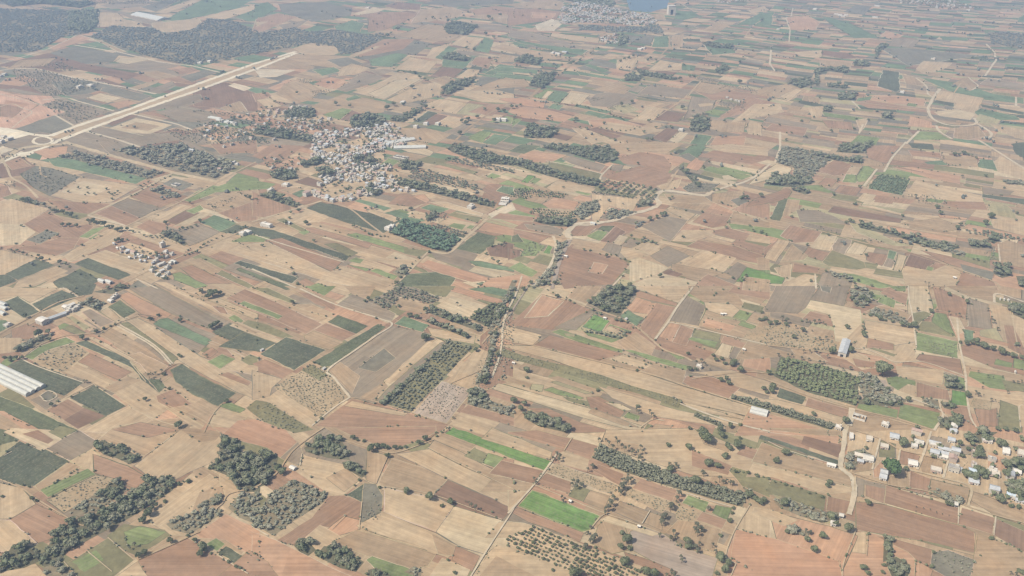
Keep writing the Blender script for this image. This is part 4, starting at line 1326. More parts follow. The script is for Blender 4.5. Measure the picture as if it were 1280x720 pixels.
>w bush 14 180,500 340,550 400,580 300,560
>l r 22 26 180,15 270,50 310,75 ; dark tree on the lane above the big brown field
>l r 20 26 400,110 520,150 560,165 640,215 ; dark tree along the diagonal lane past the green plots
>l p 16 22 350,195 410,130 ; small dark bush on the edge of the bright green plot
>l r 24 30 720,265 740,285 750,305 ; dark tree where the pale track meets the diagonal lane
>l r 14 22 560,335 680,370 850,405 ; tiny bush along the long narrow green strip
>l r 34 30 885,405 915,405 ; dark tree beside the white farmhouse on the long strip
>l p 26 24 925,365 945,360 970,370 985,400 ; palm around the white farmhouse on the long strip
>l r 22 30 890,705 960,725 ; dark tree just below the pale lane right of centre
>t r 44 1100,375 1110,365 ; dark grey green tree beside the dry ditch
>t r 40 1145,405 ; round dark tree at the lower end of the dry ditch
>t r 36 1070,450 1045,455 1085,470 ; dark tree in the little group on brown soil
>t p 30 1080,440 1095,345 ; slender dark tree near the dry ditch
>t r 30 1005,335 1020,355 880,325 1050,350 1065,375 ; dark bush on the reddish soil near the farmhouse
>t r 44 1090,685 1040,705 ; large round dark tree beside the pale lane
>t r 46 75,405 ; yellow green bush on the pale strip
>t r 26 75,448 ; small dark bush on the pale strip edge
>t r 26 625,410 430,510 1140,680 1140,750 630,590 ; small dark bush on the long tan strips
>t p 32 625,595 635,610 690,610 700,630 710,640 ; palm in the small stand above the pale loop track
>t r 40 60,575 40,600 10,560 ; dark tree at the end of the bushes beside the plantation
>t r 22 1075,75 1175,125 1250,120 1255,160 1260,155 505,395 670,380 ; small dark bush on the brown fields right of the pale track
>t r 28 1240,155 1270,150 1260,500 1275,520 ; dark bush at the edge of the pale stubble
>t r 20 1020,25 1010,35 ; pair of tiny bushes on grey brown soil
>h block 32 -300 935,400 ; white farmhouse at the end of the long green strip
>h block 22 -300 1065,135 1050,135 ; tiny white hut on the brown field
>h block 22 -300 8,380 570,160 465,155 1160,312 ; small white field hut
>h tunnel 70 0 1235,622 ; long low white greenhouse beside the brown strip
@960,360
g -20,100 40,-10 250,-10 190,100 150,130 -20,120
g 210,60 260,-10 410,-10 380,90
h 260,-10 320,-5 310,25 270,15
a 190,100 215,62 460,110 465,170 480,250 380,300 340,270 330,190 300,130
d 170,155 210,115 310,140 332,198
C -20,190 60,170 240,250 360,270 350,330 -20,285
b 350,300 480,165 740,200 735,350 640,385 490,300
b 480,160 740,205 735,270 620,290 490,250
d 490,300 500,250 630,280 630,312
o 500,302 530,298 640,332 630,345
c 550,90 480,120 690,170 720,130 640,100 700,90 600,80
M 545,70 570,40 640,55 630,100
d 560,25 590,5 700,30 690,88
M 600,-10 690,-10 690,18 640,15
a 700,130 705,-10 800,-10 830,120 780,130
o 720,125 780,115 820,130 760,175 740,200
o 740,205 770,165 820,170 940,250 760,215
M 820,170 830,122 890,130 940,245
M 740,310 740,220 950,268 950,352 830,330
d 820,-10 860,0 1000,60 990,140 850,110
g 990,140 1000,50 1100,80 1120,210 1000,190
a 905,140 960,150 990,215 945,235
c 955,150 1000,155 1000,190 980,200
T 985,262 975,205 1030,215 1030,270
c 890,-10 1140,-10 1125,70 1000,40
b 1110,80 1210,100 1230,190 1240,290 1180,270 1130,210
b 1215,110 1290,140 1290,300 1240,300 1230,190
y 1060,210 1140,200 1180,270 1060,240
d 1180,185 1230,190 1290,330 1290,345 1200,300
o 1140,45 1290,80 1290,110 1140,70
d 960,295 1000,275 1290,350 1290,440 1130,400 970,335
M 1130,382 1140,355 1222,375 1217,398
M 1225,398 1230,350 1290,365 1290,415
d 760,330 960,355 975,432 780,372 740,355
s 745,362 780,372 975,432 960,440 740,375
b 640,390 880,410 870,482 650,440
M 590,450 640,440 740,465 740,500 650,512 600,480
b 650,512 700,480 740,490 740,545
d 740,545 745,470 900,510 912,562 780,548
G 30,440 60,345 250,380 460,450 440,590 200,520
b 380,300 490,340 540,400 470,410 330,320
d 420,350 540,372 530,400 440,395
c 100,290 200,300 300,370 150,350
c -20,290 300,380 250,385 60,345 -20,350
l 470,450 590,460 610,540 470,560
D 45,545 60,500 190,545 170,582
d 185,592 200,550 410,610 390,652
b -20,555 50,560 190,592 390,652 360,685 20,590
G 10,618 30,585 340,685 320,712
s -20,620 300,715 300,740 -20,740
M 445,600 460,565 650,610 640,657
M 650,642 670,580 862,625 832,708 660,652
M 880,490 885,430 980,450 990,505
B 910,582 920,510 1000,525 1002,590
M 1000,440 1010,415 1180,440 1190,510 1110,500
o 1170,460 1290,480 1290,520 1190,512
b 1000,500 1200,520 1290,520 1290,600 1160,560 1010,535
o 1150,700 1160,560 1270,600 1270,722
C 1010,592 1030,550 1120,570 1110,612
d 1030,600 1110,610 1145,600 1145,692 1060,692
d 920,625 930,585 1005,595 1040,695 960,650
b 1250,590 1290,590 1290,700 1260,690
c 860,620 930,640 950,700 860,680
c 420,610 820,715 800,740 400,740
>p 8 P 945,150 955,270 985,420 992,520 1010,640 1042,700
>p 5 P 380,300 490,310 560,335 640,372 780,372 980,442
>p 8 b -20,455 190,535 410,602 640,655 830,715
>p 9 P 720,555 870,622 830,715
>p 5 P 855,560 870,622 900,650
>p 16 P 420,603 408,690
>p 5 b -20,285 330,330
>p 6 P 700,-10 705,60 720,130 742,300
>p 5 b 740,465 740,545
>p 10 P 1130,75 1145,30 1290,75
>p 5 a 1215,70 1230,200 1250,300
>p 4 P 1290,580 1255,600 1262,700
>w grove 8.5 35,440 62,350 250,385 455,455 438,585 200,515
>w belt 6 15,615 30,588 335,688 320,708
>w scrub 10 540,95 640,130 700,165 720,190 680,180 560,150 490,130
>w scrub 11 410,0 490,0 520,60 480,100 430,90
>w wood 11 1205,85 1240,85 1290,100 1290,160 1220,130
>w scrub 10 460,420 560,460 610,530 700,560 660,590 480,560 450,480
>w wood 10 450,550 600,570 690,590 640,595 450,580
>w bush 9 760,260 945,275 945,345 830,328
>w bush 14 -20,190 60,170 240,250 350,270 340,330 -20,285
>w scrub 10 770,550 850,560 860,610 780,590
>w wood 10 880,440 970,480 990,520 890,500
>w wood 11 860,570 920,580 920,610 880,600
>w wood 11 850,650 930,640 980,690 860,700
>l r 26 24 795,5 815,60 820,110 ; dark tree in the row down the edge of the pale strip
>l r 30 26 480,130 540,140 620,160 700,185 ; dark tree in the hedge above the tan field
>l p 22 26 850,100 910,115 990,145 ; small dark tree along the top edge of the green field
>l r 40 30 965,265 1050,280 1110,290 1150,315 1230,335 1290,350 ; dark tree in the hedge right of the white lane
>l p 26 24 1155,250 1165,290 ; tall palm in the hedge right of the white lane
>l p 22 28 1015,405 1080,425 1130,440 1170,445 ; palm in the row above the light green field
>l p 24 24 1040,520 1080,530 1140,555 ; palm in the row below the light green field
>l r 18 24 170,160 260,180 330,195 ; small dark bush on the lower edge of the small brown plot
>l p 24 22 195,155 230,160 280,165 ; tiny palm inside the small brown plot
>l p 28 30 140,190 170,205 220,215 260,235 320,240 ; palm in the loose row above the stubble field
>l p 24 26 340,385 380,395 440,395 ; small palm beside the tall grey shed
>l r 20 24 200,375 320,405 450,445 ; dark bush along the top edge of the bright plantation
>l r 26 30 905,20 970,45 1020,80 ; dark tree in the lane hedge at right
>l p 24 24 1100,100 1150,200 ; small dark bush beside the grey field at right
>l r 26 26 480,175 485,230 ; dark bush in the row down the tan field
>t r 104 580,398 ; largest round dark tree beside the tan field
>t r 40 480,225 ; dark tree at the lower end of the bush row on the tan field
>t r 40 398,190 ; round dark tree on the pale tan field
>t r 50 325,310 ; round dark tree left of the tall grey shed
>t r 40 415,305 ; dark tree right of the tall grey shed
>t r 34 90,180 40,170 10,170 175,205 130,240 ; dark bush beside the stubble field at right of centre
>t p 36 75,145 95,155 ; tall thin dark tree above the stubble field
>t p 28 180,310 210,310 235,305 250,310 170,345 205,350 55,325 100,330 120,332 ; palm in the row left of the tall grey shed
>t p 28 300,335 280,365 260,365 ; small palm in front of the tall grey shed
>t r 44 730,180 ; dark tree at the end of the hedge on the tan field
>t r 46 1000,530 ; dark tree by the white lane at the bright green plot
>t r 46 390,660 ; dark bush beside the short white road
>t r 34 230,625 ; dark bush on the tan strip
>t r 46 1045,262 ; big dark tree beside the white lane
>t r 34 1248,278 ; round dark tree on the tan field at far right
>t r 34 600,500 520,480 660,570 700,555 ; dark tree in the thorny thicket
>t p 30 750,95 ; single dark tree on the pale strip at right
>t r 50 20,510 30,490 ; dark tree at the left corner of the plantation
>t r 40 5,420 ; dark reddish bush at the edge of the red soil
>t r 50 930,660 900,690 ; tall dark tree beside the white roofed house above the village
>t r 36 1150,700 1190,700 1240,710 1060,715 ; dark tree in the hedge above the village
>t p 24 1230,460 1270,460 1250,465 1200,515 1075,490 ; small palm at far right field edge
>t r 36 480,40 460,50 440,70 500,60 515,30 420,50 ; dark bush in the scrub at the top of the tan field
>h greyshed 60 0 378,310 ; tall grey corrugated roof shed between two dark trees
>h block 40 -300 585,690 ; long cream house beside the lane into the village
>h block 44 -300 930,695 ; white roofed house among trees above the village
>h block 34 -300 350,705 ; white house at the corner of the short white road
>h ruin 60 -300 455,650 ; square walled yard beside the short white road
>h block 14 0 1160,60 1180,62 1200,65 1235,425 ; tiny white field hut at the right edge
@0,540
y -20,5 95,40 60,100 -20,135
G -20,-20 60,0 95,40 -20,70
D -20,130 100,45 210,95 225,85 345,145 170,270 110,270 -20,232
a 20,0 215,92 310,35 250,-10 60,-20
d 110,10 190,-10 270,40 240,60
o 240,0 310,35 380,-10 300,-30
g 235,85 310,35 395,-10 485,45 460,85 350,145
c 485,45 560,-20 700,-50 900,-10 820,50 720,120 540,50
d 560,-10 700,-50 900,-10 740,30
b 350,145 460,85 500,115 480,200 400,180
d 465,110 640,170 745,230 690,290 560,240 470,205
b 670,170 900,-10 1110,10 1090,140 950,200 860,250 740,225
c 870,-30 1110,0 1080,40 1000,50
c 175,270 350,150 410,175 200,300
M 200,290 440,182 478,212 240,327
C 230,340 478,215 600,240 320,407
b -20,250 110,280 180,360 50,435 -20,435
d 50,440 180,360 375,450 240,540 190,555
b -20,440 50,440 190,560 60,600 -20,600
y -20,100 40,100 -20,140
g 350,400 560,260 640,290 470,400 420,440
o 330,660 540,530 670,640 560,730 390,730
o 535,520 620,460 820,490 850,515 690,620 640,600
M 620,500 700,470 830,500 740,560 640,570
M 360,650 480,590 520,640 420,700
c 760,590 850,515 930,520 770,600 690,625
b 570,730 690,645 745,730
d 690,642 935,530 1210,690 1220,735 745,735
b 740,430 1050,210 1110,260 1010,340 800,470 760,460
b 1090,180 1290,300 1290,330 1130,330 1100,260
c 1000,300 1110,270 1130,340 1100,380 960,400
s 980,510 1130,410 1300,490 1300,650 1130,540 1000,530
M 1030,560 1080,530 1125,560 1085,597
D 1090,602 1130,570 1255,640 1215,682
b -20,680 180,660 240,730 -20,730
s 1210,690 1260,650 1300,670 1300,730
f -20,590 20,620 -20,640
>p 6 b -20,230 110,285 190,340 380,455 420,470
>p 6 b 430,440 560,360 640,310
>p 6 b 690,640 850,570 1000,500
>p 4 a 540,530 670,640
>p 4 a 320,650 390,730
>p 7 b 1290,280 1150,310 1110,360 1040,420
>p 4 a 440,600 560,700
>p 4 P 1090,615 1140,650 1240,710
>p 4 P 20,120 60,100
>w wood 9 200,650 290,480 400,440 460,420 560,380 640,310 720,250 860,225 865,290 700,400 480,520 330,600 280,690 210,670
>w scrub 8 540,370 640,310 730,260 850,260 840,300 700,390 600,430
>w wood 9 -20,700 60,570 170,570 210,640 120,680 0,700
>w scrub 9 350,400 480,310 560,340 540,360 430,410 370,420
>w wood 9 500,320 540,260 600,250 630,290 560,340
>w wood 9 1040,180 1100,130 1110,20 1180,40 1210,100 1300,110 1300,300 1200,300 1140,220
>w scrub 9 1140,380 1190,320 1300,300 1300,470 1200,430
>w scrub 9 830,460 960,400 1100,380 1110,410 950,510 860,490
>w wood 9 465,70 510,40 560,60 640,95 710,130 650,162 580,130 520,115
>w scrub 12 980,370 1090,310 1110,340 1000,400
>w scrub 14 210,680 300,650 380,730 240,730
>w bush 10 240,335 475,220 590,240 320,400
>l r 36 30 940,515 1000,560 1050,600 ; dark tree in the hedge beside the reddish field
>l r 34 30 700,435 780,360 820,350 ; dark bush along the bank of the tree lined stream
>l r 30 26 890,250 940,240 ; dark bush at the stream bank
>l r 24 26 120,265 150,275 ; small dark bush at the corner of the dark crop
>l r 20 24 1080,605 1160,660 1215,690 ; dark bush along the narrow green strip in the foreground
>l r 26 26 1050,180 1000,210 950,240 ; dark bush along the bank right of the stream wood
>t r 60 1130,40 1170,80 ; tall dark tree at the top of the stream woods
>t r 44 690,615 720,600 ; dark bush at the corner of the striped green field
>t r 44 850,540 ; dark bush at the tip of the ploughed field
>t r 60 710,440 740,400 ; large dark tree on the stream bank by the tan field
>t r 60 1010,570 1000,600 ; large dark tree beside the reddish field
>t p 34 645,572 670,555 ; tall thin dark tree on the striped green field
>t r 26 160,328 182,342 ; small dark bush beside the farm track at lower left
>t r 26 10,320 ; dark bush at the left edge
>t r 14 340,150 242,422 850,540 ; tiny bush on the soil at lower left
@320,540
f -165,10 -90,-58 0,-64 150,-10 205,50 120,130 60,80 -60,50
d 400,-20 900,-30 900,0 830,40 700,80 600,65 480,20
b 210,170 250,120 430,160 530,240 450,310 360,320 280,230
c 350,230 450,180 520,240 440,300
g 430,40 560,90 570,130 555,240 470,150
c 555,90 665,120 600,260 550,240
D 450,315 540,258 530,352
h 530,350 540,255 600,260 635,320 630,380 610,470 520,450
d 100,545 280,430 370,320 440,318 530,355 515,490 410,520 380,480 330,470 240,530 200,570
s 340,500 440,420 520,440 510,490 410,520
b 230,540 320,465 420,520 370,560 300,592
s -20,500 100,540 400,690 500,730 -20,730
d -20,600 60,650 120,730 -20,730
c 380,550 500,490 620,520 900,610 860,670 780,690 560,622
M 550,640 580,620 800,692 790,730 640,730
b 500,470 630,400 900,505 1020,580 960,630 900,610 620,515
c 610,260 680,130 970,220 890,312 800,310 640,272
b 640,275 800,315 880,320 990,370 900,500 640,400
a 900,500 990,370 1230,440 1150,612 1010,570
c 880,510 1000,570 1130,620 1080,690 980,620 910,610
d 1000,570 1120,620 1080,700 980,640
c 1090,730 1150,620 1290,680 1290,730
e 890,312 960,240 1290,380 1230,442 990,370
b 700,110 870,85 970,130 1290,290 1290,385 970,240 740,130
c 860,80 890,40 1030,100 1130,160 1290,240 1290,285 1020,165
o 1040,120 1090,80 1160,110 1130,157
M 1130,155 1160,105 1240,130 1200,180
d 1200,180 1240,130 1290,140 1290,230
B 945,8 985,-25 1475,145 1440,192
b 890,30 985,-30 1290,60 1290,20 990,-60
b 1150,612 1200,570 1290,615 1290,680
a 890,690 930,630 1070,690 1050,730 860,730
g 120,130 210,50 240,120 210,170
>p 7 P 1290,385 1150,600 1070,730
>p 4 b 660,120 600,260
>p 5 b 520,470 620,515 780,560 900,615
>p 4 b 630,400 880,510 1010,575
>p 4 a 860,80 1020,160 1290,290
>p 5 b 430,40 600,90 700,105 890,40
>p 7 b -20,290 100,210 180,100 280,20 340,-20
>p 4 a 530,350 515,490
>p 3 a 380,490 450,420
>p 5 P -20,475 60,520
>p 4 a 640,275 880,315 1230,440
>p 5 P 230,110 220,170
>w wood 9 -20,130 60,90 110,130 90,200 60,260 -20,290
>w wood 9 240,80 320,30 430,40 470,140 360,130 250,100
>w wood 9 430,150 480,150 550,215 530,230 440,180
>w scrub 8.5 -20,480 60,320 180,240 230,250 360,315 340,350 180,450 90,520 20,480
>w wood 8.5 190,570 210,535 260,545 300,590 260,620 220,600
>w wood 8 300,620 340,570 420,580 540,650 500,700 420,680
>w wood 10 560,690 600,680 680,720 560,730
>w scrub 9 740,700 790,670 830,690 820,730
>w bush 10 600,270 630,330 610,450 530,440
>l r 30 26 480,25 540,45 600,65 660,75 720,80 780,55 840,35 ; dark tree in the curved hedge below the brown field
>l r 20 26 450,160 530,220 ; dark bush at the tail of the stream wood
>l p 28 20 1050,345 1080,355 1120,385 ; dark bush in the loose row on the ploughed strip
>t r 50 575,80 ; dark bush below the curved hedge
>t r 38 660,115 ; dark tree at the corner of the squarish fields
>t r 44 752,290 ; two lobed dark bush on the field boundary
>t r 56 870,322 ; larger rounded dark bush on the field boundary
>t r 46 972,345 ; greener rounded bush on the field boundary
>t r 28 928,367 ; small dark bush just below the field boundary
>t r 22 617,275 515,240 495,265 1200,425 1180,400 ; small dark bush at a field corner in the foreground
>t r 34 995,700 ; dark bush at the bottom edge
>t r 50 130,190 110,175 ; dark tree beside the white hut
>t r 24 900,0 930,0 ; small dark bush at the tip of the brown field
>h block 50 300 185,185 ; white roofed hut beside the stream woods
@640,540
d -20,0 120,-10 290,30 430,70 390,140 260,90 -20,10
b -20,10 200,100 190,140 -20,75
b 225,110 270,90 385,140 375,195 240,160
C 170,200 220,155 530,265 500,312
d 120,260 170,205 300,250 290,310 180,280
o 280,320 320,265 390,290 355,348
c 355,350 390,290 490,320 460,388
d -20,150 160,195 110,260 -20,230
c -20,230 110,260 80,300 -20,300
b -20,290 90,300 -20,400
M 30,370 100,290 440,420 390,490 350,500
B 38,366 104,296 430,420 385,485 350,492
d -20,395 30,380 360,505 340,550 200,490 80,450
b -20,450 60,455 110,470 70,530 -20,530
d 640,240 600,225 620,225 825,290 800,348 600,280
d 400,190 430,160 560,210 540,268
C 540,310 590,280 800,350 750,405
c 500,395 540,345 690,400 650,462
c 660,455 690,400 760,425 750,492
M 850,355 880,315 985,350 965,402
M 1000,405 1020,365 1100,380 1075,442
C 820,430 830,365 930,400 900,462
d 920,440 950,400 1075,440 1050,485
c 770,500 830,440 920,450 1050,490 1010,600 880,562
g 740,510 770,508 870,550 850,578 760,542
l 590,500 640,465 760,510 860,580 1030,630 1000,730 830,730 690,640 600,590
c 400,560 430,470 480,420 560,460 600,560 590,590 500,610
d 560,600 700,645 830,700 800,730 700,720 580,650
b -20,530 110,465 400,580 700,690 660,730 580,730 300,700 -20,585
b -20,585 290,700 350,730 -20,730
c -20,650 130,730 -20,730
b 440,65 470,-10 900,-20 1290,140 1290,240 900,215 660,140
c 470,30 640,60 620,110 500,90
d 900,90 1100,170 1080,215 900,170
o 1085,195 1100,172 1290,230 1290,330 1150,270
d 1120,110 1160,70 1290,110 1290,160
c 950,40 1100,70 1080,100 960,60
b 1115,480 1190,360 1290,380 1290,530
f 1075,620 1120,485 1290,530 1290,735 1200,690
c 1120,660 1290,730 1120,730
b 1180,330 1290,350 1290,390 1190,370
a 440,440 480,420 740,510 700,520
>p 8 P 225,110 150,215 80,300 -20,410
>p 5 a 100,262 440,400 560,440 740,505
>p 5 a 1190,365 1110,500 1068,625 1120,660
>p 4 P 690,395 650,460
>p 5 P 870,308 985,345 1100,378
>p 4 a 390,490 440,430 470,410
>p 5 a 1120,660 1090,730
>p 4 a 260,95 300,30
>w belt 6.2 400,130 440,65 560,120 720,180 880,240 1000,260 1180,320 1150,375 1000,335 830,285 560,200
>w scrub 9 1150,270 1230,320 1290,350 1200,340
>w bush 6 170,205 220,160 525,268 500,305
>w bush 9 545,310 590,282 795,352 750,400
>w bush 9 825,430 835,370 925,402 900,455
>l p 34 26 375,180 400,160 ; palm at the left end of the long wood strip
>l p 40 21 600,225 560,260 540,290 510,330 480,365 465,400 ; palm in the diagonal double row between brown plots
>l p 40 21 575,215 545,260 520,295 490,335 ; palm in the second line of the diagonal double row
>l p 40 22 825,345 790,370 770,410 750,440 ; palm in the diagonal row right of the stubble plot
>l p 38 22 800,360 775,395 755,430 ; dark palm in the second line right of the stubble plot
>l p 38 22 840,300 830,330 ; palm at the head of the diagonal row
>l p 40 22 990,370 985,400 ; palm between the two small green fields
>l r 44 28 1110,380 1090,440 ; dark tree down the right side of the small green field
>l r 46 34 1070,480 1050,520 1045,560 ; dark tree in the row left of the orange field
>l r 56 40 1040,620 1090,650 1060,690 1030,710 ; large dark tree at the bottom left of the orange field
>l p 40 22 415,510 390,535 370,555 ; palm in the short row at the corner of the palm grid
>l p 30 20 390,470 365,510 ; thin palm at the lower corner of the bright green field
>l r 22 24 1120,195 1180,205 1280,235 ; small dark bush along the edge of the olive field
>g q 24 23 100,470 670,710 340,735 -40,545 -20,520 ; small round fruit tree in the square grid plantation
>t p 34 435,30 470,30 485,50 505,70 520,30 530,50 550,65 515,90 565,80 585,70 610,85 600,100 645,70 655,90 630,95 640,110 650,125 635,130 ; palm in the scattered stand on the tan field
>t p 36 205,125 225,100 240,115 235,130 ; palm in the little group at the end of the pale lane
>t p 34 120,245 110,225 ; palm beside the pale lane
>t p 36 310,235 330,245 345,255 320,265 300,255 ; palm in the cluster on the brown plot
>t p 32 255,335 250,320 ; palm above the bright green field
>t r 64 575,530 ; large dark green tree at the edge of the pale mauve field
>t r 40 545,570 585,580 550,500 ; dark bush beside the tree on the pale mauve field
>t p 40 850,635 845,620 ; palm on the pale mauve field
>t r 60 565,640 ; dark bush mound below the pale mauve field
>t r 60 670,695 710,705 ; large dark bush at the bottom edge beside the palms
>t p 40 800,690 810,710 775,710 ; dark palm at the bottom edge
>t p 38 820,515 810,495 880,555 930,585 920,565 940,550 1020,590 1005,560 795,525 740,510 ; palm scattered round the grey plots
>t p 40 935,480 930,500 925,455 915,470 950,475 ; palm in the cluster above the brown plot
>t r 50 880,540 885,570 ; dark tree above the mauve field edge
>t r 84 970,20 950,5 ; big rounded dark tree on the tan field at top
>t r 50 1050,10 ; dark flat tree beside the big rounded one
>t r 36 780,65 ; small round bush on the tan field at top
>t r 44 887,70 ; rounded two part bush on the tan field
>t r 60 1128,60 ; round dark tree by the red brown strip
>t r 44 1070,115 1075,60 1090,75 ; dark bush left of the red brown strip
>t r 52 985,148 ; round dark bush above the wood strip
>t r 42 1030,165 ; dry grey bush beside the round dark bush
>t r 46 790,180 ; dark bush above the long wood strip
>t p 34 790,150 805,165 825,165 820,150 ; slender tree beside the bush above the wood strip
>t p 36 960,205 955,190 1040,230 1060,240 1075,235 1095,245 1020,250 1105,250 ; palm above the right end of the wood strip
>t r 76 925,235 ; tall dark tree on the top of the wood strip
>t r 44 1220,330 1240,345 1260,340 1190,310 ; dry grey bush at the right end of the wood strip
>t r 22 425,590 460,605 510,625 415,575 ; small bush along the lower edge of palms
>t r 76 315,705 ; big dark bush at the bottom of the palm grid
>t r 24 205,690 ; dark shrub below the palm grid
>h block 20 0 292,352 635,478 ; tiny white hut beside the field path in the foreground
@960,540
s -20,-10 360,20 350,62 180,22 -20,0
c -20,-20 360,-10 360,20 180,10
D -20,20 60,45 370,150 350,168 55,62 -20,40
e 165,60 180,20 365,65 360,132
c -20,55 100,100 350,180 415,230 420,275 -20,165
b -20,170 100,195 420,280 415,300 290,310 20,225 -20,225
o -20,310 20,235 290,320 280,392 140,350 60,320
d 290,392 300,320 412,345 390,412
y 20,310 150,350 350,430 300,460 120,400
b 385,200 400,60 440,0 900,-20 1290,60 1290,370 1020,295 640,220 440,215
c 440,100 520,110 520,190 420,205
o 555,40 640,60 640,130 555,125
d 660,85 760,120 740,170 650,160
c 760,160 790,120 880,150 860,215 770,200
b 900,130 940,105 1000,150 960,190
s 525,190 570,140 585,220 530,230
g 820,20 920,40 900,90 800,50
g 940,70 1050,60 1070,120 960,110
s 1100,100 1180,130 1190,200 1100,180
d 1230,70 1290,75 1290,115 1240,110
c 600,230 700,195 710,280 690,290 600,265
d 705,292 712,195 812,235 800,312
c 800,300 815,235 1012,282 990,365
h 800,300 850,290 960,340 960,370 900,350
d 490,320 490,250 587,270 582,357
g 480,240 590,265 590,285 480,262
g 430,320 440,225 480,240 478,325
d 580,355 590,265 955,380 948,462
d 950,460 970,378 1135,430 1122,512
c 1010,340 1020,295 1290,390 1290,470 1140,420
e 1128,515 1145,435 1290,500 1290,610
d 440,490 435,350 490,350 580,362 950,465 1035,500 1032,605 860,562 500,500
s 365,725 380,650 440,490 540,510 700,560 740,640 730,725
b 440,500 500,500 495,610 420,600
s 0,385 60,410 300,470 450,520 370,700 355,645 60,548 42,537
f -205,720 -160,485 50,538 355,645 372,735
b -20,385 20,390 150,440 80,470 -20,430
M 590,650 640,622 712,665 700,725 620,725
d 540,520 640,535 820,585 815,690 740,640 700,600
c 1030,610 1050,510 1290,600 1290,730 1015,730
s 735,730 740,640 825,690 810,730
h 812,680 822,600 900,590 1035,640 1012,730 900,730
>p 15 P 385,-10 378,70 362,160 372,190 415,225 432,280 425,340 405,415
>p 7 a 435,225 432,300
>p 9 b 440,-5 560,35 660,90 790,120 900,150
>p 6 b 400,200 600,265 800,300 990,372 1140,420 1290,460
>p 9 P 815,0 770,130 745,190
>p 8 P 560,35 520,190
>p 8 P 935,50 900,150 875,230
>p 9 a 700,190 880,235 1010,278 1000,372
>p 7 P 660,90 650,150
>p 5 P 1138,425 1128,520
>p 4 b 1030,510 1040,600
>p 4 a 440,490 380,650 370,730
>p 4 b 735,640 730,730
>p 5 P 952,375 950,460
>p 4 b 500,500 492,620
>p 4 a 490,350 580,362
>p 5 P 0,50 100,95 350,170
>v .45 19 700,-20 1290,20 1290,370 1130,330 960,215 760,150 ; foreground village
>w scrub 9 30,350 80,320 160,360 280,400 350,400 360,430 270,455 160,420 60,380
>w wood 8.5 580,520 625,545 622,640 575,650
>w wood 8 590,655 640,625 712,665 700,725 620,725
>w bush 11 820,605 900,590 1030,640 1010,725 840,690
>w scrub 12 800,290 850,290 960,345 940,370
>w scrub 14 90,465 210,500 200,530 120,500
>w wood 11 980,20 1060,0 1150,0 1060,60 1000,50
>w wood 11 1180,150 1290,130 1290,190 1200,190
>w wood 11 1190,280 1290,260 1290,330 1220,310
>w scrub 12 400,100 440,90 520,110 400,200
>w scrub 12 840,90 930,90 900,120
>l r 40 40 470,70 530,100 ; dark bush between the left houses of the foreground village
>l r 50 50 680,40 720,50 740,30 ; grey green tree above the middle houses of the foreground village
>l r 44 36 1140,325 1200,350 1250,375 ; dark tree on the lower edge of the foreground village
>l r 22 30 30,240 150,270 210,300 300,320 ; tiny dark bush along the edge of the olive field
>l r 16 22 1145,540 1290,600 ; tiny bush along the edge of the dark strip
>o p 14 34 24 690,330 900,390 930,440 720,390
>t b 104 620,172 ; big bright green tree beside the white sheds in the village
>t r 46 88,98 ; dark tree beside the narrow dark strip in the foreground
>t r 42 42,140 ; dark tree in the left end of the tan strip
>t r 40 298,262 312,250 ; dark tree on the tan strip beside the village road
>t r 40 500,350 ; flat dark tree at the corner of the reddish field
>t r 66 405,475 ; rounded dark tree at the end of the village road
>t r 60 320,420 85,350 ; grey green tree in the scrub strip by the village road
>t r 50 235,585 ; large dark bush on the orange red field
>t r 46 278,515 ; dark bush on the orange red field near the scrub
>t r 40 95,495 200,535 ; dark bush beside the small scrub patch on the orange red field
>t r 46 480,675 500,700 ; tall dark tree on the red field at the bottom
>t r 30 580,665 575,700 ; dark bush at the foot of the green clump
>t r 20 395,180 695,280 810,305 165,280 1060,615 60,445 ; small dark bush at a plot corner by the village
>t r 60 1060,105 1060,80 ; dark tree clump among houses of the foreground village
>t r 70 1170,50 ; dark leafy tree beside the round white water tank
>t r 70 1030,215 1000,205 1070,190 ; dark tree in the middle of the foreground village
>t r 60 1200,160 1240,150 1270,180 1200,200 ; dark tree at the right of the foreground village
>t r 60 1220,295 1260,310 ; dark tree by the lowest houses of the foreground village
>t r 34 690,180 ; dark bush left of the grey roofed house in the village
>t r 34 900,355 920,360 ; grey dry bush at the hut on the lower village lane
>t r 34 1255,690 1270,700 ; dark tree at the bottom right corner
>t r 30 830,600 1120,530 820,670 ; dark bush around the grey scrub patch
>t r 40 975,115 960,50 1010,35 ; dark bush between village lanes
>t p 30 1215,700 1240,710 190,490 205,500 215,495 ; thin small tree on the reddish soil
>t r 40 340,455 ; dark bush at the corner of the village road
>H 60 26 -300 0 455,122 ; cream roofed house at the left of the foreground village
>H 64 40 -300 0 500,138 ; white double roofed house at the left of the foreground village
>H 40 20 -300 0 460,152 ; low brown walled annexe below the white double roofed house
>H 44 34 -300 1 578,208 ; upper white shed under the big bright green tree
>H 44 36 -300 1 574,230 ; lower white shed under the big bright green tree
>H 56 38 -300 0 722,162 ; pale grey roofed house with dark side beside the village lane
>H 52 26 -300 2 580,78 ; cream house on the brown plot in the village
>H 56 36 -300 1 630,28 ; grey roofed house at the top of the village
>H 56 30 -300 0 752,58 ; white house beside the grey green tree in the village
>H 40 24 -300 2 730,75 ; small white annexe below the white house in the village
>H 70 20 -300 1 832,62 ; long white roof in the stacked rows, topmost
>H 76 22 -300 1 880,92 ; long grey roof in the stacked rows, second
>H 76 20 -300 1 868,112 ; long grey roof in the stacked rows, third
>H 70 22 -300 0 868,128 ; long white roof in the stacked rows, lowest
>H 66 30 -300 2 838,195 ; cream house above the brown plot in the village
>H 80 28 -300 1 935,190 ; long grey roofed house in the middle of the village
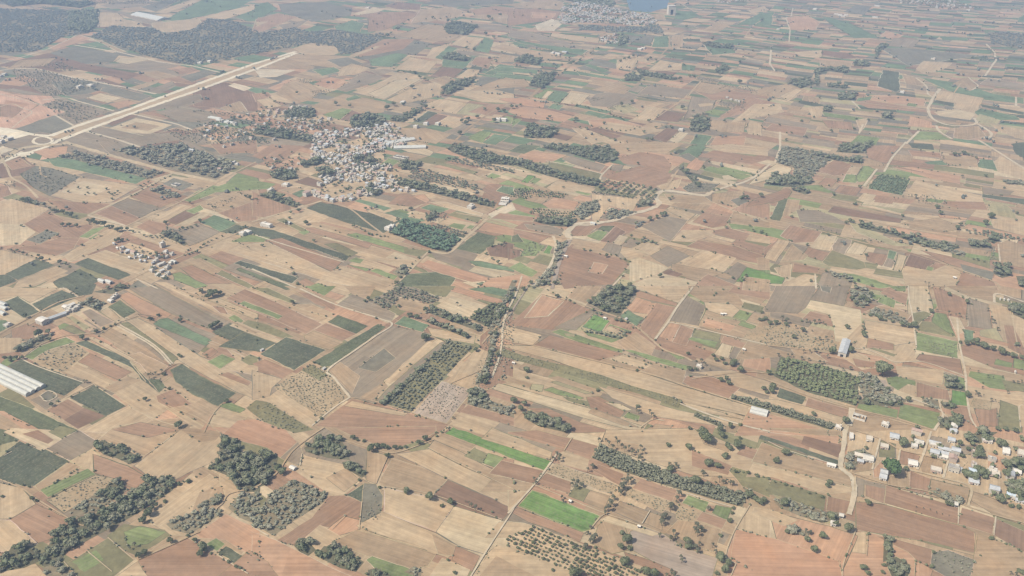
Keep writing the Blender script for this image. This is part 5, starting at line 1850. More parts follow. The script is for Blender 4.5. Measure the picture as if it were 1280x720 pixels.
>H 70 32 -300 1 1030,205 ; blue grey roofed house behind trees in the village
>H 76 40 -300 2 1125,212 ; large cream house at the right of the village
>H 60 34 -300 1 1025,252 ; pale grey roofed house with dark side above the plots
>H 32 44 -300 0 1131,293 ; small bright white square house at the lower right of the village
>H 60 36 -300 2 1093,45 ; white flat house at the top right of the village
>H 40 50 -300 0 1187,100 ; narrow white house right of the leafy tree
>H 44 34 -300 0 1242,205 ; white house among dark trees at the right edge
>H 50 40 -300 2 1265,112 ; cream house at the right edge of the village
>H 70 26 -300 1 1220,322 ; blue grey roofed house on the lower right edge of the village
>H 60 24 -300 1 1258,350 ; lowest pale roofed house at the right edge
>H 56 18 -300 0 315,172 ; low white shed left of the village road
>H 34 28 -300 0 325,462 ; small white hut in the scrub by the village road
>H 26 40 -300 2 415,28 ; pale narrow house beside the road into the village
>H 40 30 -300 2 505,40 ; beige house beside the road at the top of the village
>H 26 18 -300 0 365,425 ; tiny pale hut at the road end
>H 18 24 -300 0 938,368 ; tiny white hut on the lower village lane
'''
# ---------------------------------------------------------------- read the survey
sheets=[];fields=[];paths=[];woods=[];trees=[];houses=[];villages=[]
ox=oy=0
def pts(tok): return np.array([[ox+float(a)/4,oy+float(b)/4] for a,b in (t.split(',') for t in tok)])
for line in DATA.strip().splitlines():
    line=line.strip()
    if not line: continue
    if line[0]=='@': ox,oy=(float(v) for v in line[1:].split(',')); continue
    if line[0]!='>':
        t=line.split(); fields.append((t[0],pts(t[1:]))); sheets.append(ox); continue
    body,_,desc=line[1:].partition(';'); desc=desc.strip(); t=body.split()
    c=t[0]
    if c=='p': paths.append((float(t[1]),t[2],pts(t[3:])))
    elif c=='w':
        woods.append((t[1],float(t[2]),pts(t[3:])))
        if t[1] in('wood','scrub','scrubfar','grove','banana','orchd','belt'): sheets.append(0); fields.append(('u' if t[1] in('scrub','scrubfar') else 'w',pts(t[3:])))
    elif c=='t':
        for p in pts(t[3:]): trees.append(dict(k=t[1],s=float(t[2])/4*rnd.uniform(.88,1.12),p=p,desc=desc,grp=None))
    elif c=='l':
        P=pts(t[4:]); sp=float(t[3])/4; s=float(t[2])/4
        for i in range(len(P)-1):
            L=np.hypot(*(P[i+1]-P[i])); n=max(1,int(round(L/sp)))
            for j in range(n+(i==len(P)-2)):
                q=P[i]+(P[i+1]-P[i])*(j/n)+np.array([rnd.uniform(-.22,.22)*sp,rnd.uniform(-.25,.25)*sp])
                if rnd.random()<.10: continue
                trees.append(dict(k=t[1],s=s*rnd.choice([.6,.8,.95,1.1,1.3]),p=q,desc=desc,grp='row: '+desc))
    elif c in 'go':
        P=pts(t[4:] if c=='g' else t[5:]); s=float(t[2])/4; sp=float(t[3])/4; sv2=sp*.82 if c=='g' else float(t[4])/4
        d=P[1]-P[0]; d/=np.hypot(*d); e=np.array([-d[1],d[0]])
        if c=='g': e=np.array([-0.60,0.80])
        cc=P.mean(0)
        for i in range(-60,60):
            for j in range(-60,60):
                q=cc+d*i*sp+e*j*sv2
                x,y=q; ins=False; n=len(P)
                for a in range(n):
                    (x1,y1),(x2,y2)=P[a],P[(a+1)%n]
                    if (y1>y)!=(y2>y) and x<(x2-x1)*(y-y1)/(y2-y1)+x1: ins=not ins
                if ins and rnd.random()>.05:
                    q=q+np.array([rnd.uniform(-.12,.12)*sp,rnd.uniform(-.12,.12)*sp])
                    trees.append(dict(k=t[1],s=s*rnd.uniform(.75,1.15),p=q,desc=desc or 'small sapling in the sparse rows on the reddish plot',grp='grid: '+(desc or 'saplings')))
    elif c=='h':
        n=len(t)-4
        if t[1]=='long': houses.append(dict(t='long',s=float(t[2])/4,p=pts(t[4:]).mean(0),ends=pts(t[4:]),desc=desc))
        else:
            for p in pts(t[4:]): houses.append(dict(t=t[1],s=float(t[2])/4,p=p,desc=desc))
    elif c=='H': houses.append(dict(t='H',s=float(t[1])/4,d=float(t[2])/4,roof=int(t[4]),p=pts(t[5:6])[0],desc=desc))
    elif c=='v': villages.append((float(t[1]),float(t[2]),pts(t[3:]),desc))
def world_poly(P): return np.array([up(x,y)[0] for x,y in P])
D59=np.array([math.cos(R(59)),math.sin(R(59))])
def stagger(P,x0):
    n=len(P); P=P.copy()
    for i in range(n):
        j=(i+1)%n
        if abs(P[i][0]-x0)<.3 and abs(P[j][0]-x0)<.3:
            a,b=(i,j) if P[i][1]<P[j][1] else (j,i)          # upper, lower
            pa,pb=(P[a-1],P[(b+1)%n]) if a==j and False else (P[(i-1)%n],P[(j+1)%n]); na,nb=(pa,pb) if a==i else (pb,pa)
            da=P[a]-na; db=P[b]-nb
            if da[0]>-3 or db[0]>-3: return P
            da/=np.hypot(*da); db/=np.hypot(*db); U=P[a]+da*rnd.uniform(2,22)
            w=up(*U)[0]-D59*40; e=np.array(proj(*w)[:2])-U
            M=np.array([e,-db]).T
            if abs(np.linalg.det(M))<1e-6: return P
            s_,t_=np.linalg.solve(M,P[b]-U)
            if s_<0 or not -20<t_<70: return P
            P[b]=P[b]+db*t_; P[a]=U; return P
    return P
def inside(q,P):
    x,y=q[...,0],q[...,1]; r=np.zeros(x.shape,bool); n=len(P)
    for a in range(n):
        x1,y1=P[a]; x2,y2=P[(a+1)%n]
        if y1==y2: continue
        c=((y1>y)!=(y2>y))&(x<(x2-x1)*(y-y1)/(y2-y1)+x1); r^=c
    return r
fields=[(k,stagger(P,o_-5) if o_>0 and k not in 'PLQ' else P) for (k,P),o_ in zip(fields,sheets)]
# ---------------------------------------------------------------- the ground: one sheet to the horizon, then the farmland
G=26000.0
gm=mesh_np("ground",[(-G,-6000,0),(G,-6000,0),(G,G*1.6,0),(-G,G*1.6,0)],np.array([[0,1,2,3]]),[M_stub],cols=[ALB['c']+(1,)]*4)
gm.uv_layers.new(name="UVMap"); obj("ground",gm,kind="structure")
def farmland():
    th=R(-31); ca,sa=math.cos(th),math.sin(th)
    V=[];F=[];C=[];UV=[];edges=[]
    def colour(x,y):
        px,py,_=proj(x,y)
        if py<95: pal='cbTThhgDbcdTeGcs'
        elif py<200 and px<420: pal='ddssgghcebTh'
        elif py<200 and px>820: pal='ccbggghdyoTcbgDcs'
        elif py<200: pal='bbcccggdeTTohs'
        elif px>620 and py<430: pal='bbccccddggsaoyM'
        else: pal='bbbcccddsgao'
        k=rnd.choice(pal); v=rnd.uniform(.9,1.1)
        return tuple(c*v for c in ALB[k])
    def warp(u,v):
        u2=u+22*math.sin(v/310+1)+10*math.sin(v/97+u/400); v2=v+20*math.sin(u/260)+9*math.sin(u/83+2+v/300)
        return u2*ca-v2*sa, u2*sa+v2*ca
    def emit(u0,u1,v0,v1):
        nu=max(1,int((u1-u0)/40)); nv=max(1,int((v1-v0)/40))
        ring=[(u0+(u1-u0)*i/nu,v0) for i in range(nu)]+[(u1,v0+(v1-v0)*i/nv) for i in range(nv)]+[(u1-(u1-u0)*i/nu,v1) for i in range(nu)]+[(u0,v1-(v1-v0)*i/nv) for i in range(nv)]
        w=[warp(*p) for p in ring]; cx=sum(p[0] for p in w)/len(w); cy=sum(p[1] for p in w)/len(w)
        if cy<480 or cy>6200 or abs(cx)>cy*.72+260: return
        col=colour(cx,cy); b=len(V)
        vert=rnd.random()<.3
        o=rnd.uniform(0,999)
        for (x,y),(u,v) in zip(w,ring):
            V.append((x,y,0.03)); C.append(col+(1,)); UV.append((v+o,u+o) if vert else (u+o,v+o))
        F.append(list(range(b,b+len(w)))); edges.append(w)
    def split(u0,u1,v0,v1,lim):
        L,W=u1-u0,v1-v0
        if L>lim*3.0*rnd.uniform(.7,1.5) and L>W*1.6:
            m=u0+L*rnd.uniform(.36,.64); split(u0,m,v0,v1,lim); split(m,u1,v0,v1,lim)
        elif W>lim*rnd.uniform(.6,1.5):
            m=v0+W*rnd.uniform(.33,.67); split(u0,u1,v0,m,lim); split(u0,u1,m,v1,lim)
        else: emit(u0,u1,v0,v1)
    for iu in range(-19,20):
        for iv in range(-8,20):
            u,v=iu*360,iv*330
            x,y=warp(u+180,v+165)
            if y<100 or y>6600 or abs(x)>y*.72+700: continue
            split(u,u+360,v,v+330,38 if y<2000 else 38 if x>-300 else 56)
    me=bpy.data.meshes.new("farmland"); me.from_pydata(V,[],F); me.materials.append(M_stub)
    a=me.color_attributes.new("col",'FLOAT_COLOR','POINT'); a.data.foreach_set("color",np.array(C,dtype=np.float32).ravel())
    uvl=me.uv_layers.new(name="UVMap"); li=np.zeros(len(me.loops),dtype=np.int32); me.loops.foreach_get("vertex_index",li)
    uvl.data.foreach_set("uv",np.array(UV,dtype=np.float32)[li].ravel())
    obj("farmland",me,kind="structure"); return edges
fill_edges=farmland()
# ---------------------------------------------------------------- surveyed fields, each its own sheet
boxes=[];layers=[];polys=[]
def seg_hit(A,B):
    # do two polygons overlap (edges cross, or one holds the other's vertex)
    if inside(A,B).any() or inside(B,A).any(): return True
    a0=A[:,None];a1=np.roll(A,-1,0)[:,None];b0=B[None];b1=np.roll(B,-1,0)[None]
    cr=lambda o,p,q:(p[...,0]-o[...,0])*(q[...,1]-o[...,1])-(p[...,1]-o[...,1])*(q[...,0]-o[...,0])
    return bool(((cr(a0,a1,b0)*cr(a0,a1,b1)<0)&(cr(b0,b1,a0)*cr(b0,b1,a1)<0)).any())
bV=[];bF=[];bC=[]
def ribbon(W,wid,z,V,F,C,col,closed=False,jit=0.0):
    W=np.asarray(W); n=len(W)
    if closed: d=np.roll(W,-1,0)-np.roll(W,1,0)
    else: d=np.gradient(W,axis=0)
    d/=np.maximum(np.hypot(d[:,0],d[:,1]),1e-6)[:,None]; nn=np.stack([-d[:,1],d[:,0]],1)
    ws=wid*.5*(1+jit*rng.uniform(-1,1,n))[:,None]
    b=len(V)
    for p in np.concatenate([W+nn*ws,W-nn*ws]): V.append((p[0],p[1],z)); C.append(col+(1,))
    for i in range(n if closed else n-1):
        j=(i+1)%n; F.append((b+i,b+n+i,b+n+j,b+j))
def densify(W,step,closed=True,jit=0.0):
    out=[]; n=len(W)
    for i in range(n if closed else n-1):
        A,B=W[i],W[(i+1)%n]; k=max(1,int(np.hypot(*(B-A))/step))
        for j in range(k):
            p=A+(B-A)*j/k
            if j and jit: p=p+rng.normal(0,jit,2)
            out.append(p)
    if not closed: out.append(W[-1])
    return np.array(out)
for k,P in fields:
    lo,hi=P.min(0),P.max(0); lay=1
    for (l2,h2),ly,Q in zip(boxes,layers,polys):
        if ly>=lay and (lo<h2).all() and (l2<hi).all() and seg_hit(P,Q): lay=ly+1
    boxes.append((lo,hi)); layers.append(lay); polys.append(P)
    W=world_poly(P); mpp=up(*P.mean(0))[1]
    if ((W[:,0]*np.roll(W[:,1],-1)-W[:,1]*np.roll(W[:,0],-1)).sum())<0: W=W[::-1]
    D=densify(W,(9 if k in GREEN else 14)*mpp,True,(.55 if k in GREEN else .35)*mpp)
    z=0.05+lay*0.012
    e=np.roll(W,-1,0)-W; el=np.hypot(e[:,0],e[:,1]); i=el.argmax(); d=e[i]/el[i]
    o=rng.uniform(0,900,2); u=D@d+o[0]; v=D@np.array([-d[1],d[0]])+o[1]
    f=rnd.uniform(.94,1.06); col=tuple(c*f for c in ALB[k])
    me=bpy.data.meshes.new(NAME[k]); me.from_pydata([(x,y,z) for x,y in D],[],[list(range(len(D)))]); me.materials.append(MATS[k])
    a=me.color_attributes.new("col",'FLOAT_COLOR','POINT'); a.data.foreach_set("color",np.tile(np.array(col+(1,),dtype=np.float32),len(D)))
    uvl=me.uv_layers.new(name="UVMap"); uvl.data.foreach_set("uv",np.stack([u,v],1)[[l.vertex_index for l in me.loops]].astype(np.float32).ravel())
    obj(NAME[k],me,kind="structure")
    if k not in 'LPwu' and rnd.random()<.85:
        bc=ALB[rnd.choice('aaabaPohww')]; ribbon(D,rnd.uniform(.5,1.0)*mpp,z+.004,bV,bF,bC,tuple(c*rnd.uniform(.9,1.05) for c in bc),True,.45)
for w in fill_edges:
    if rnd.random()<.7:
        W=np.array(w); m=proj(*W.mean(0))[2]; i=rnd.randrange(len(W)); n=max(2,len(W)//2); seg=np.roll(W,-i,0)[:n]
        bc=ALB[rnd.choice('aabaohww')]; ribbon(seg,rnd.uniform(.5,.9)*m,0.038,bV,bF,bC,bc,False,.4)
me=mesh_np("field_banks",np.array(bV),np.array(bF),[M_stub],cols=bC); me.uv_layers.new(name="UVMap"); obj("field_banks",me,kind="structure")
ZR=0.05+max(layers)*0.012+0.03
# ---------------------------------------------------------------- roads and tracks
def catmull(W,k=6):
    W=np.asarray(W); Q=np.concatenate([[2*W[0]-W[1]],W,[2*W[-1]-W[-2]]]); out=[]
    for i in range(1,len(Q)-2):
        for j in range(k):
            t=j/k; a,b,c,d=Q[i-1],Q[i],Q[i+1],Q[i+2]
            out.append(.5*((2*b)+(c-a)*t+(2*a-5*b+4*c-d)*t*t+(3*b-a-3*c+d)*t**3))
    out.append(W[-1]); return np.array(out)
for i,(wd,k,P) in enumerate(paths):
    W=catmull(densify(world_poly(P),60,False)); mpp=np.mean([up(*p)[1] for p in P]); V=[];F=[];C=[]
    wid=wd*(0.30 if wd<15 else .42)*(min(mpp,3.2) if wd>=15 else min(mpp,2.3))
    ribbon(W,wid,ZR+i*.005,V,F,C,ALB[k],False,.22)
    nm='dirt_road' if wd>=12 else 'track'
    me=mesh_np(nm,np.array(V),np.array(F),[M_stub],cols=C); me.uv_layers.new(name="UVMap"); obj(nm,me,kind="structure")
# ---------------------------------------------------------------- vegetation meshes
def ico(sub):
    bm=bmesh.new(); bmesh.ops.create_icosphere(bm,subdivisions=sub,radius=1); V=np.array([v.co[:] for v in bm.verts]); F=np.array([[v.index for v in f.verts] for f in bm.faces]); bm.free(); return V,F
ICO={s:ico(s) for s in (1,2,3)}
def quads(C,s,r,up_bias=0.0):
    n=len(C); a=r.normal(size=(n,3)); a/=np.linalg.norm(a,axis=1)[:,None]; b=r.normal(size=(n,3)); b-=a*(a*b).sum(1)[:,None]; b/=np.linalg.norm(b,axis=1)[:,None]
    s=np.asarray(s).reshape(-1,1)*r.uniform(.6,1.3,(n,1)); h=.62*s
    V=np.stack([C-a*s-b*h,C+a*s-b*h*.7,C+a*s*.9+b*h,C-a*s*.8+b*h],1).reshape(-1,3)
    return V,np.arange(4*n).reshape(n,4)
def crown(seed,nl,nblob,sub,flat=0.8,zc=0.56,gap=0.0,leafs=0.11):
    """lumpy crown of unit diameter: dark inner lobes inside a shell of leaf sprays"""
    r=np.random.default_rng(seed); VV=[];T=[];Q=[];off=0
    cs=[]
    for i in range(nblob):
        a=r.uniform(0,6.28); rr=0.0 if i==0 else r.uniform(.14,.30); rad=r.uniform(.26,.33) if i==0 else r.uniform(.15,.24)
        cs.append((np.array([math.cos(a)*rr,math.sin(a)*rr,zc+r.uniform(-.12,.14)*flat]),rad))
    for c,rad in cs:
        V,F=ICO[sub]; n=1+.22*np.sin(V@r.normal(0,3.2,3)+r.uniform(0,6))+.14*np.sin(V@r.normal(0,7,3))
        P=V*n[:,None]*rad*(1-gap); P[:,2]*=flat; VV.append(P+c); T.append(F+off); off+=len(V)
    per=nl//nblob
    for c,rad in cs:
        d=r.normal(size=(per,3)); d/=np.linalg.norm(d,axis=1)[:,None]; d[:,2]=np.where(d[:,2]<-.3,-d[:,2],d[:,2])
        p=d*rad*r.uniform(.8,1.22,(per,1)); p[:,2]*=flat; V,F=quads(p+c,leafs,r); VV.append(V); Q.append(F+off); off+=len(V)
    return np.concatenate(VV),np.concatenate(T),np.concatenate(Q) if Q else np.zeros((0,4),int)
def tube(p0,p1,r0,r1,n=5):
    p0,p1=np.array(p0,float),np.array(p1,float); d=(p1-p0)/np.linalg.norm(p1-p0); a=np.cross(d,[.3,.9,.1]); a/=np.linalg.norm(a); b=np.cross(d,a)
    t=np.arange(n)/n*6.283; ring=np.cos(t)[:,None]*a+np.sin(t)[:,None]*b
    return np.concatenate([p0+ring*r0,p1+ring*r1]),np.array([[i,(i+1)%n,n+(i+1)%n,n+i] for i in range(n)])
def join(parts):
    V=[];F=[];o=0
    for v,f in parts: V.append(v); F.append(f+o); o+=len(v)
    return np.concatenate(V),np.concatenate(F)
def trunk_parts(seed,zc):
    r=np.random.default_rng(seed); P=[tube((0,0,-.05),(.01,.01,zc*.62),.045,.032,6)]
    for i in range(4):
        a=i*1.57+r.uniform(-.4,.4); P.append(tube((.01,.01,zc*.5),(math.cos(a)*.2,math.sin(a)*.2,zc+.03),.022,.01,4))
    return join(P)
def palm(seed,nf,segs):
    """unit crown diameter 1, trunk 1.35 tall"""
    r=np.random.default_rng(seed); Hh=1.0; lean=r.uniform(-.05,.05,2)
    top=np.array([lean[0],lean[1],Hh]); mid=np.array([lean[0]*.3,lean[1]*.3,Hh*.5])
    tr=join([tube((0,0,-.05),mid,.045,.034,5),tube(mid,top,.034,.03,5)])
    V=[];F=[]
    for i in range(nf):
        a=i/nf*6.283*1.618*3+r.uniform(-.3,.3); el=r.uniform(-.1,1.0); L=r.uniform(.42,.56); d=np.array([math.cos(a),math.sin(a)]); s=np.array([-d[1],d[0],0])
        b=len(V); 
        for j in range(segs+1):
            t=j/segs; rad=L*math.cos(el*.8)*(t-.1*t*t); z=L*(math.sin(el)*t-.75*t*t); wd=.115*math.sin(math.pi*min(.98,t*.85+.12))
            c=top+np.array([d[0]*rad,d[1]*rad,z]); V+= [c+s*wd,c-s*wd]
        for j in range(segs): F.append([b+2*j,b+2*j+1,b+2*j+3,b+2*j+2])
    V=np.array(V); F=np.array(F)
    cv,cf=ICO[1]; return tr,(V,F,cv*np.array([.22,.22,.16])+top-np.array([0,0,.03]),cf)
def mk_tree(kind,seed,lod):
    """-> trunk (V,F4), crown (V,T3,Q4)"""
    if kind=='palm':
        tr,(V,F,cv,cf)=palm(seed,22 if lod=='hi' else 15,4 if lod=='hi' else 2)
        return tr,(np.concatenate([V,cv]),cf+len(V),F)
    zc={'broadleaf':.52,'bush':.36,'bright':.5,'fruit':.42}[kind]; fl={'broadleaf':.85,'bush':.8,'bright':.8,'fruit':.8}[kind]
    if lod=='hi': c=crown(seed,900,9,2,fl,zc,.08,.045)
    elif lod=='mid': c=crown(seed,260,6,1,fl,zc,.05,.07)
    else: c=crown(seed,30,3,1,fl,zc,0,.11)
    return trunk_parts(seed,zc),c
VARS={}
LEAFM={'broadleaf':M_leaf,'bush':M_leaf,'palm':M_palm,'bright':M_bright,'fruit':M_leaf}
def variant(kind,lod,i):
    key=(kind,lod,i)
    if key not in VARS:
        (tv,tf),(cv,ct,cq)=mk_tree(kind,hash((len(kind),len(lod),i))%9999+i*17,lod)
        tm=mesh_np("trunk",tv,[tf],[M_bark]); cm=mesh_np("crown",cv,[ct,cq],[LEAFM[kind]])
        nT=len(tf); wm=mesh_np(kind,np.concatenate([tv,cv]),[ct+len(tv),np.concatenate([tf,cq+len(tv)])],[LEAFM[kind],M_bark],mi=[0]*len(ct)+[1]*nT+[0]*len(cq))
        VARS[key]=(tm,cm,wm)
    return VARS[key]
def place_many(name,protos,X,Y,Sx,Sz,mat,label,cat,z0=0.0):
    """many plants as one uncountable mass"""
    n=len(X); pi=rng.integers(0,len(protos),n); VV=[];TT=[];QQ=[];TV=[];off=0
    for k,(V,T,Q) in enumerate(protos):
        idx=np.where(pi==k)[0]
        if not len(idx): continue
        a=rng.uniform(0,6.28,len(idx)); c,s=np.cos(a),np.sin(a); m=len(V)
        W=np.empty((len(idx),m,3))
        W[:,:,0]=(V[None,:,0]*c[:,None]-V[None,:,1]*s[:,None])*Sx[idx][:,None]+X[idx][:,None]
        W[:,:,1]=(V[None,:,0]*s[:,None]+V[None,:,1]*c[:,None])*Sx[idx][:,None]+Y[idx][:,None]
        W[:,:,2]=V[None,:,2]*Sz[idx][:,None]+z0
        o=off+np.arange(len(idx))*m
        TT.append((T[None]+o[:,None,None]).reshape(-1,3)); QQ.append((Q[None]+o[:,None,None]).reshape(-1,4))
        VV.append(W.reshape(-1,3)); TV.append(np.repeat(rng.uniform(0,1,len(idx)),m)); off+=len(idx)*m
    me=mesh_np(name,np.concatenate(VV),[np.concatenate(TT),np.concatenate(QQ)],[mat])
    at=me.attributes.new("tv",'FLOAT','POINT'); at.data.foreach_set("value",np.concatenate(TV).astype(np.float32))
    o=obj(name,me,kind="stuff"); o["label"]=label; o["category"]=cat; return o
P_lo=[crown(100+i,26,3,1,.85,.5,0,.13) for i in range(6)]
P_xlo=[crown(200+i,10,1,1,1.0,.5,-.35,.2) for i in range(5)]
P_mid=[crown(300+i,110,5,1,.85,.5,.04,.085) for i in range(6)]
P_palm=[(lambda q:(np.concatenate([q[1][0],q[1][2],q[0][0]]),q[1][3]+len(q[1][0]),np.concatenate([q[1][1],q[0][1]+len(q[1][0])+len(q[1][2])])))(palm(400+i,11,2)) for i in range(5)]
WOODSPEC={ # material, diameter / spacing, height factor, keep
 'wood':(M_wood,1.25,.68,.90,'woodland','dense dark trees'),'scrub':(M_scr,1.2,.48,.86,'scrub','grey brown thorn scrub'),'bush':(M_scr,.42,.8,.75,'scattered_shrubs','sparse grey shrubs'),
 'scrubfar':(M_far,.9,.45,.74,'scrub_forest','hazy scrub forest'),'banana':(M_banana,1.2,.6,.96,'orchard','lush green banana like grove'),
 'orch':(M_dusty,.82,.6,.9,'orchard','orchard planted in rows'),'belt':(M_dusty,1.3,.75,.97,'plantation_belt','dense grey green plantation belt'),'orchrow':(M_leaf,.8,.8,.95,'orchard','dark orchard in clear rows'),'orchrow2':(M_leaf,.85,.8,.95,'orchard','dark plantation in straight rows'),
 'orchd':(M_leaf,.95,.8,.96,'orchard','dark square orchard'),'grove':(M_grove,1.15,.45,.97,'grove','bright olive green plantation')}
def where(P):
    x,y=P.mean(0)
    v='far ' if y<120 else ''
    h='at the left' if x<330 else 'left of centre' if x<560 else 'near the centre' if x<760 else 'right of centre' if x<1000 else 'at the right'
    b='top' if y<130 else 'upper middle' if y<290 else 'middle' if y<440 else 'lower middle' if y<590 else 'bottom'
    return h,b
stuff_lab={}
def uniq_stuff(l):
    stuff_lab[l]=stuff_lab.get(l,0)+1
    extra=[', the next larger patch',', on its lower side',', on its upper side',', a far corner',', the last patch']
    if stuff_lab[l]>8: return l+extra[min(4,stuff_lab[l]-9)]
    return l if stuff_lab[l]==1 else l+['',', further right',', further right again',', beyond those',', smaller patch',', narrow patch',', thin patch',', small patch'][min(7,stuff_lab[l]-1)]
for typ,sp,P in sorted(woods,key=lambda w:w[2][:,0].mean()):
    mat,dr,hf,keep,nm,ds=WOODSPEC[typ]; sp*={'wood':.66,'scrub':.5,'bush':.4,'scrubfar':.8,'orch':.66,'grove':.7,'banana':.72,'orchd':.75,'orchrow':.9,'belt':.62,'orchrow2':.95}[typ]
    W=world_poly(P); lo,hi=W.min(0),W.max(0)
    if typ in('orch','orchrow','orchrow2','orchd','banana','grove','belt'):
        e=np.roll(W,-1,0)-W; el=np.hypot(e[:,0],e[:,1]); d=e[el.argmax()]/el.max()
        if typ=='orchrow2': d=np.array([-d[1],d[0]])
        su,sv_=(sp*.55,sp*1.05) if 'row' in typ else (sp*.8,sp)
        nrm=np.array([-d[1],d[0]]); c=W.mean(0); ext=np.hypot(*(hi-lo)); I,J=np.meshgrid(np.arange(-int(ext/su),int(ext/su)+1),np.arange(-int(ext/sv_),int(ext/sv_)+1))
        q=c+I.reshape(-1,1)*su*d+J.reshape(-1,1)*sv_*nrm; q=q+rng.normal(0,su*(.10 if 'row' in typ else .16),q.shape); base=su if 'row' in typ else sp
        if 'row' in typ: base=sp*.62
    else:
        nx,ny=int((hi[0]-lo[0])/sp)+1,int((hi[1]-lo[1])/sp)+1
        I,J=np.meshgrid(np.arange(nx),np.arange(ny)); q=lo+np.stack([I.ravel(),J.ravel()],1)*sp+rng.uniform(-.55,.55,(nx*ny,2))*sp; base=sp
    q=q[inside(q,W)]; 
    k=keep
    if typ in('scrub','bush','scrubfar','wood'):   # clumps and gaps
        g=np.sin(q[:,0]/(sp*3.1)+sp)+np.sin(q[:,1]/(sp*3.7)+1)+np.sin((q[:,0]+q[:,1])/(sp*2.2)); k=np.clip(keep+g*(.05 if typ=='wood' else .10 if typ=='scrub' else .16),.12,1)
    q=q[rng.random(len(q))<k]
    if not len(q): continue
    dia=base*dr*rng.choice([.55,.7,.85,1,1.15,1.4,1.75] if typ in('wood','scrub') else [.7,.85,1,1.15,1.35],len(q))*rng.uniform(.9,1.1,len(q))
    mpp=up(*P.mean(0))[1]; px=base*dr/mpp
    pr=P_mid if px>7 else P_lo if px>3.2 else P_xlo
    h,b=where(P)
    if typ=='bush' and rng.random()<.0: mat=M_leaf
    place_many(nm,pr,q[:,0],q[:,1],dia,dia*hf/.9,mat,uniq_stuff(f"{ds} {h} in the {b} of the scene"),nm.replace('_',' '))
# shrubs and weeds on the field banks, too many to count
X=[];Y=[];Dm=[]
for (k,P) in fields:
    W=world_poly(P); m=up(*P.mean(0))[1]
    for i in range(len(W)):
        A,B=W[i],W[(i+1)%len(W)]; L=np.hypot(*(B-A)); pr=rnd.random()
        if pr<.34:
            step=rnd.uniform(4,16)*m; t=rnd.uniform(0,.4)*L; end=L*rnd.uniform(.5,1)
            while t<end:
                q=A+(B-A)*t/L+rng.normal(0,.6,2)*m; X.append(q[0]);Y.append(q[1]);Dm.append(rnd.uniform(1.2,3.2)*(m**.5)*rnd.choice([.7,1,1.3])); t+=step*rnd.choice([.25,.5,1,2,3])
X,Y,Dm=map(np.array,(X,Y,Dm)); h=rng.random(len(X))<.55
place_many("verge_shrubs",P_xlo,X[h],Y[h],Dm[h],Dm[h]*.8,M_leaf,"small dark weeds and shrubs dotted along the field banks","shrubs")
place_many("dry_verge_shrubs",P_xlo,X[~h],Y[~h],Dm[~h],Dm[~h]*.7,M_scr,"small dry shrubs dotted along the field banks","shrubs")
# loose trees along the far field edges, too small and many to count
X=[];Y=[]
for w in fill_edges:
    W=np.array(w); c=W.mean(0); px,py,m=proj(*c)
    if py>330 or -20>py: continue
    if rnd.random()<(.11 if py<180 else .05):
        i=rnd.randrange(len(W)); A,B=W[i],W[(i+1)%len(W)]
        for j in range(rnd.choice([1,1,2,3,5])):
            p=A+(B-A)*rnd.random()+rng.normal(0,3,2); X.append(p[0]);Y.append(p[1])
dd=rng.uniform(4,10,len(X)); place_many("distant_trees",P_xlo,np.array(X),np.array(Y),dd,dd*.9,M_far,"tiny scattered trees and bushes along the distant field edges","trees")
# ---------------------------------------------------------------- counted trees and palms
def ordinal(i,n):
    wd=['leftmost','second from left','third from left','fourth from left','fifth from left','sixth from left','seventh from left','eighth from left','ninth from left','tenth from left']
    if n==2: return ['left one','right one'][i]
    if i==n-1: return 'rightmost'
    return wd[i] if i<10 else f"{i+1}th from left"
things=[]   # (object, base label, px x, group)
kinds={'r':'broadleaf','p':'palm','b':'bright','q':'fruit'}
for t in trees:
    kd=kinds[t['k']]; t['s']*={'p':.74,'r':.86,'b':1,'q':.85}[t['k']]; px,py=t['p']; m=up(px,py)[1]; d=t['s']*m
    if kd=='broadleaf' and d<7.0: kd='bush'
    if kd=='palm': d*=1.0; hc=d*1.0
    else: hc=d*{'broadleaf':.52,'bush':.36,'bright':.5,'fruit':.42}[kd]
    g,_=up(px,py,hc); t.update(kd=kd,d=d,g=g,m=m)
NM={'broadleaf':'broadleaf_tree','bush':'bush','palm':'palm_tree','bright':'broadleaf_tree','fruit':'fruit_tree'}; CT={'broadleaf':'tree','bush':'bush','palm':'palm','bright':'tree','fruit':'tree'}
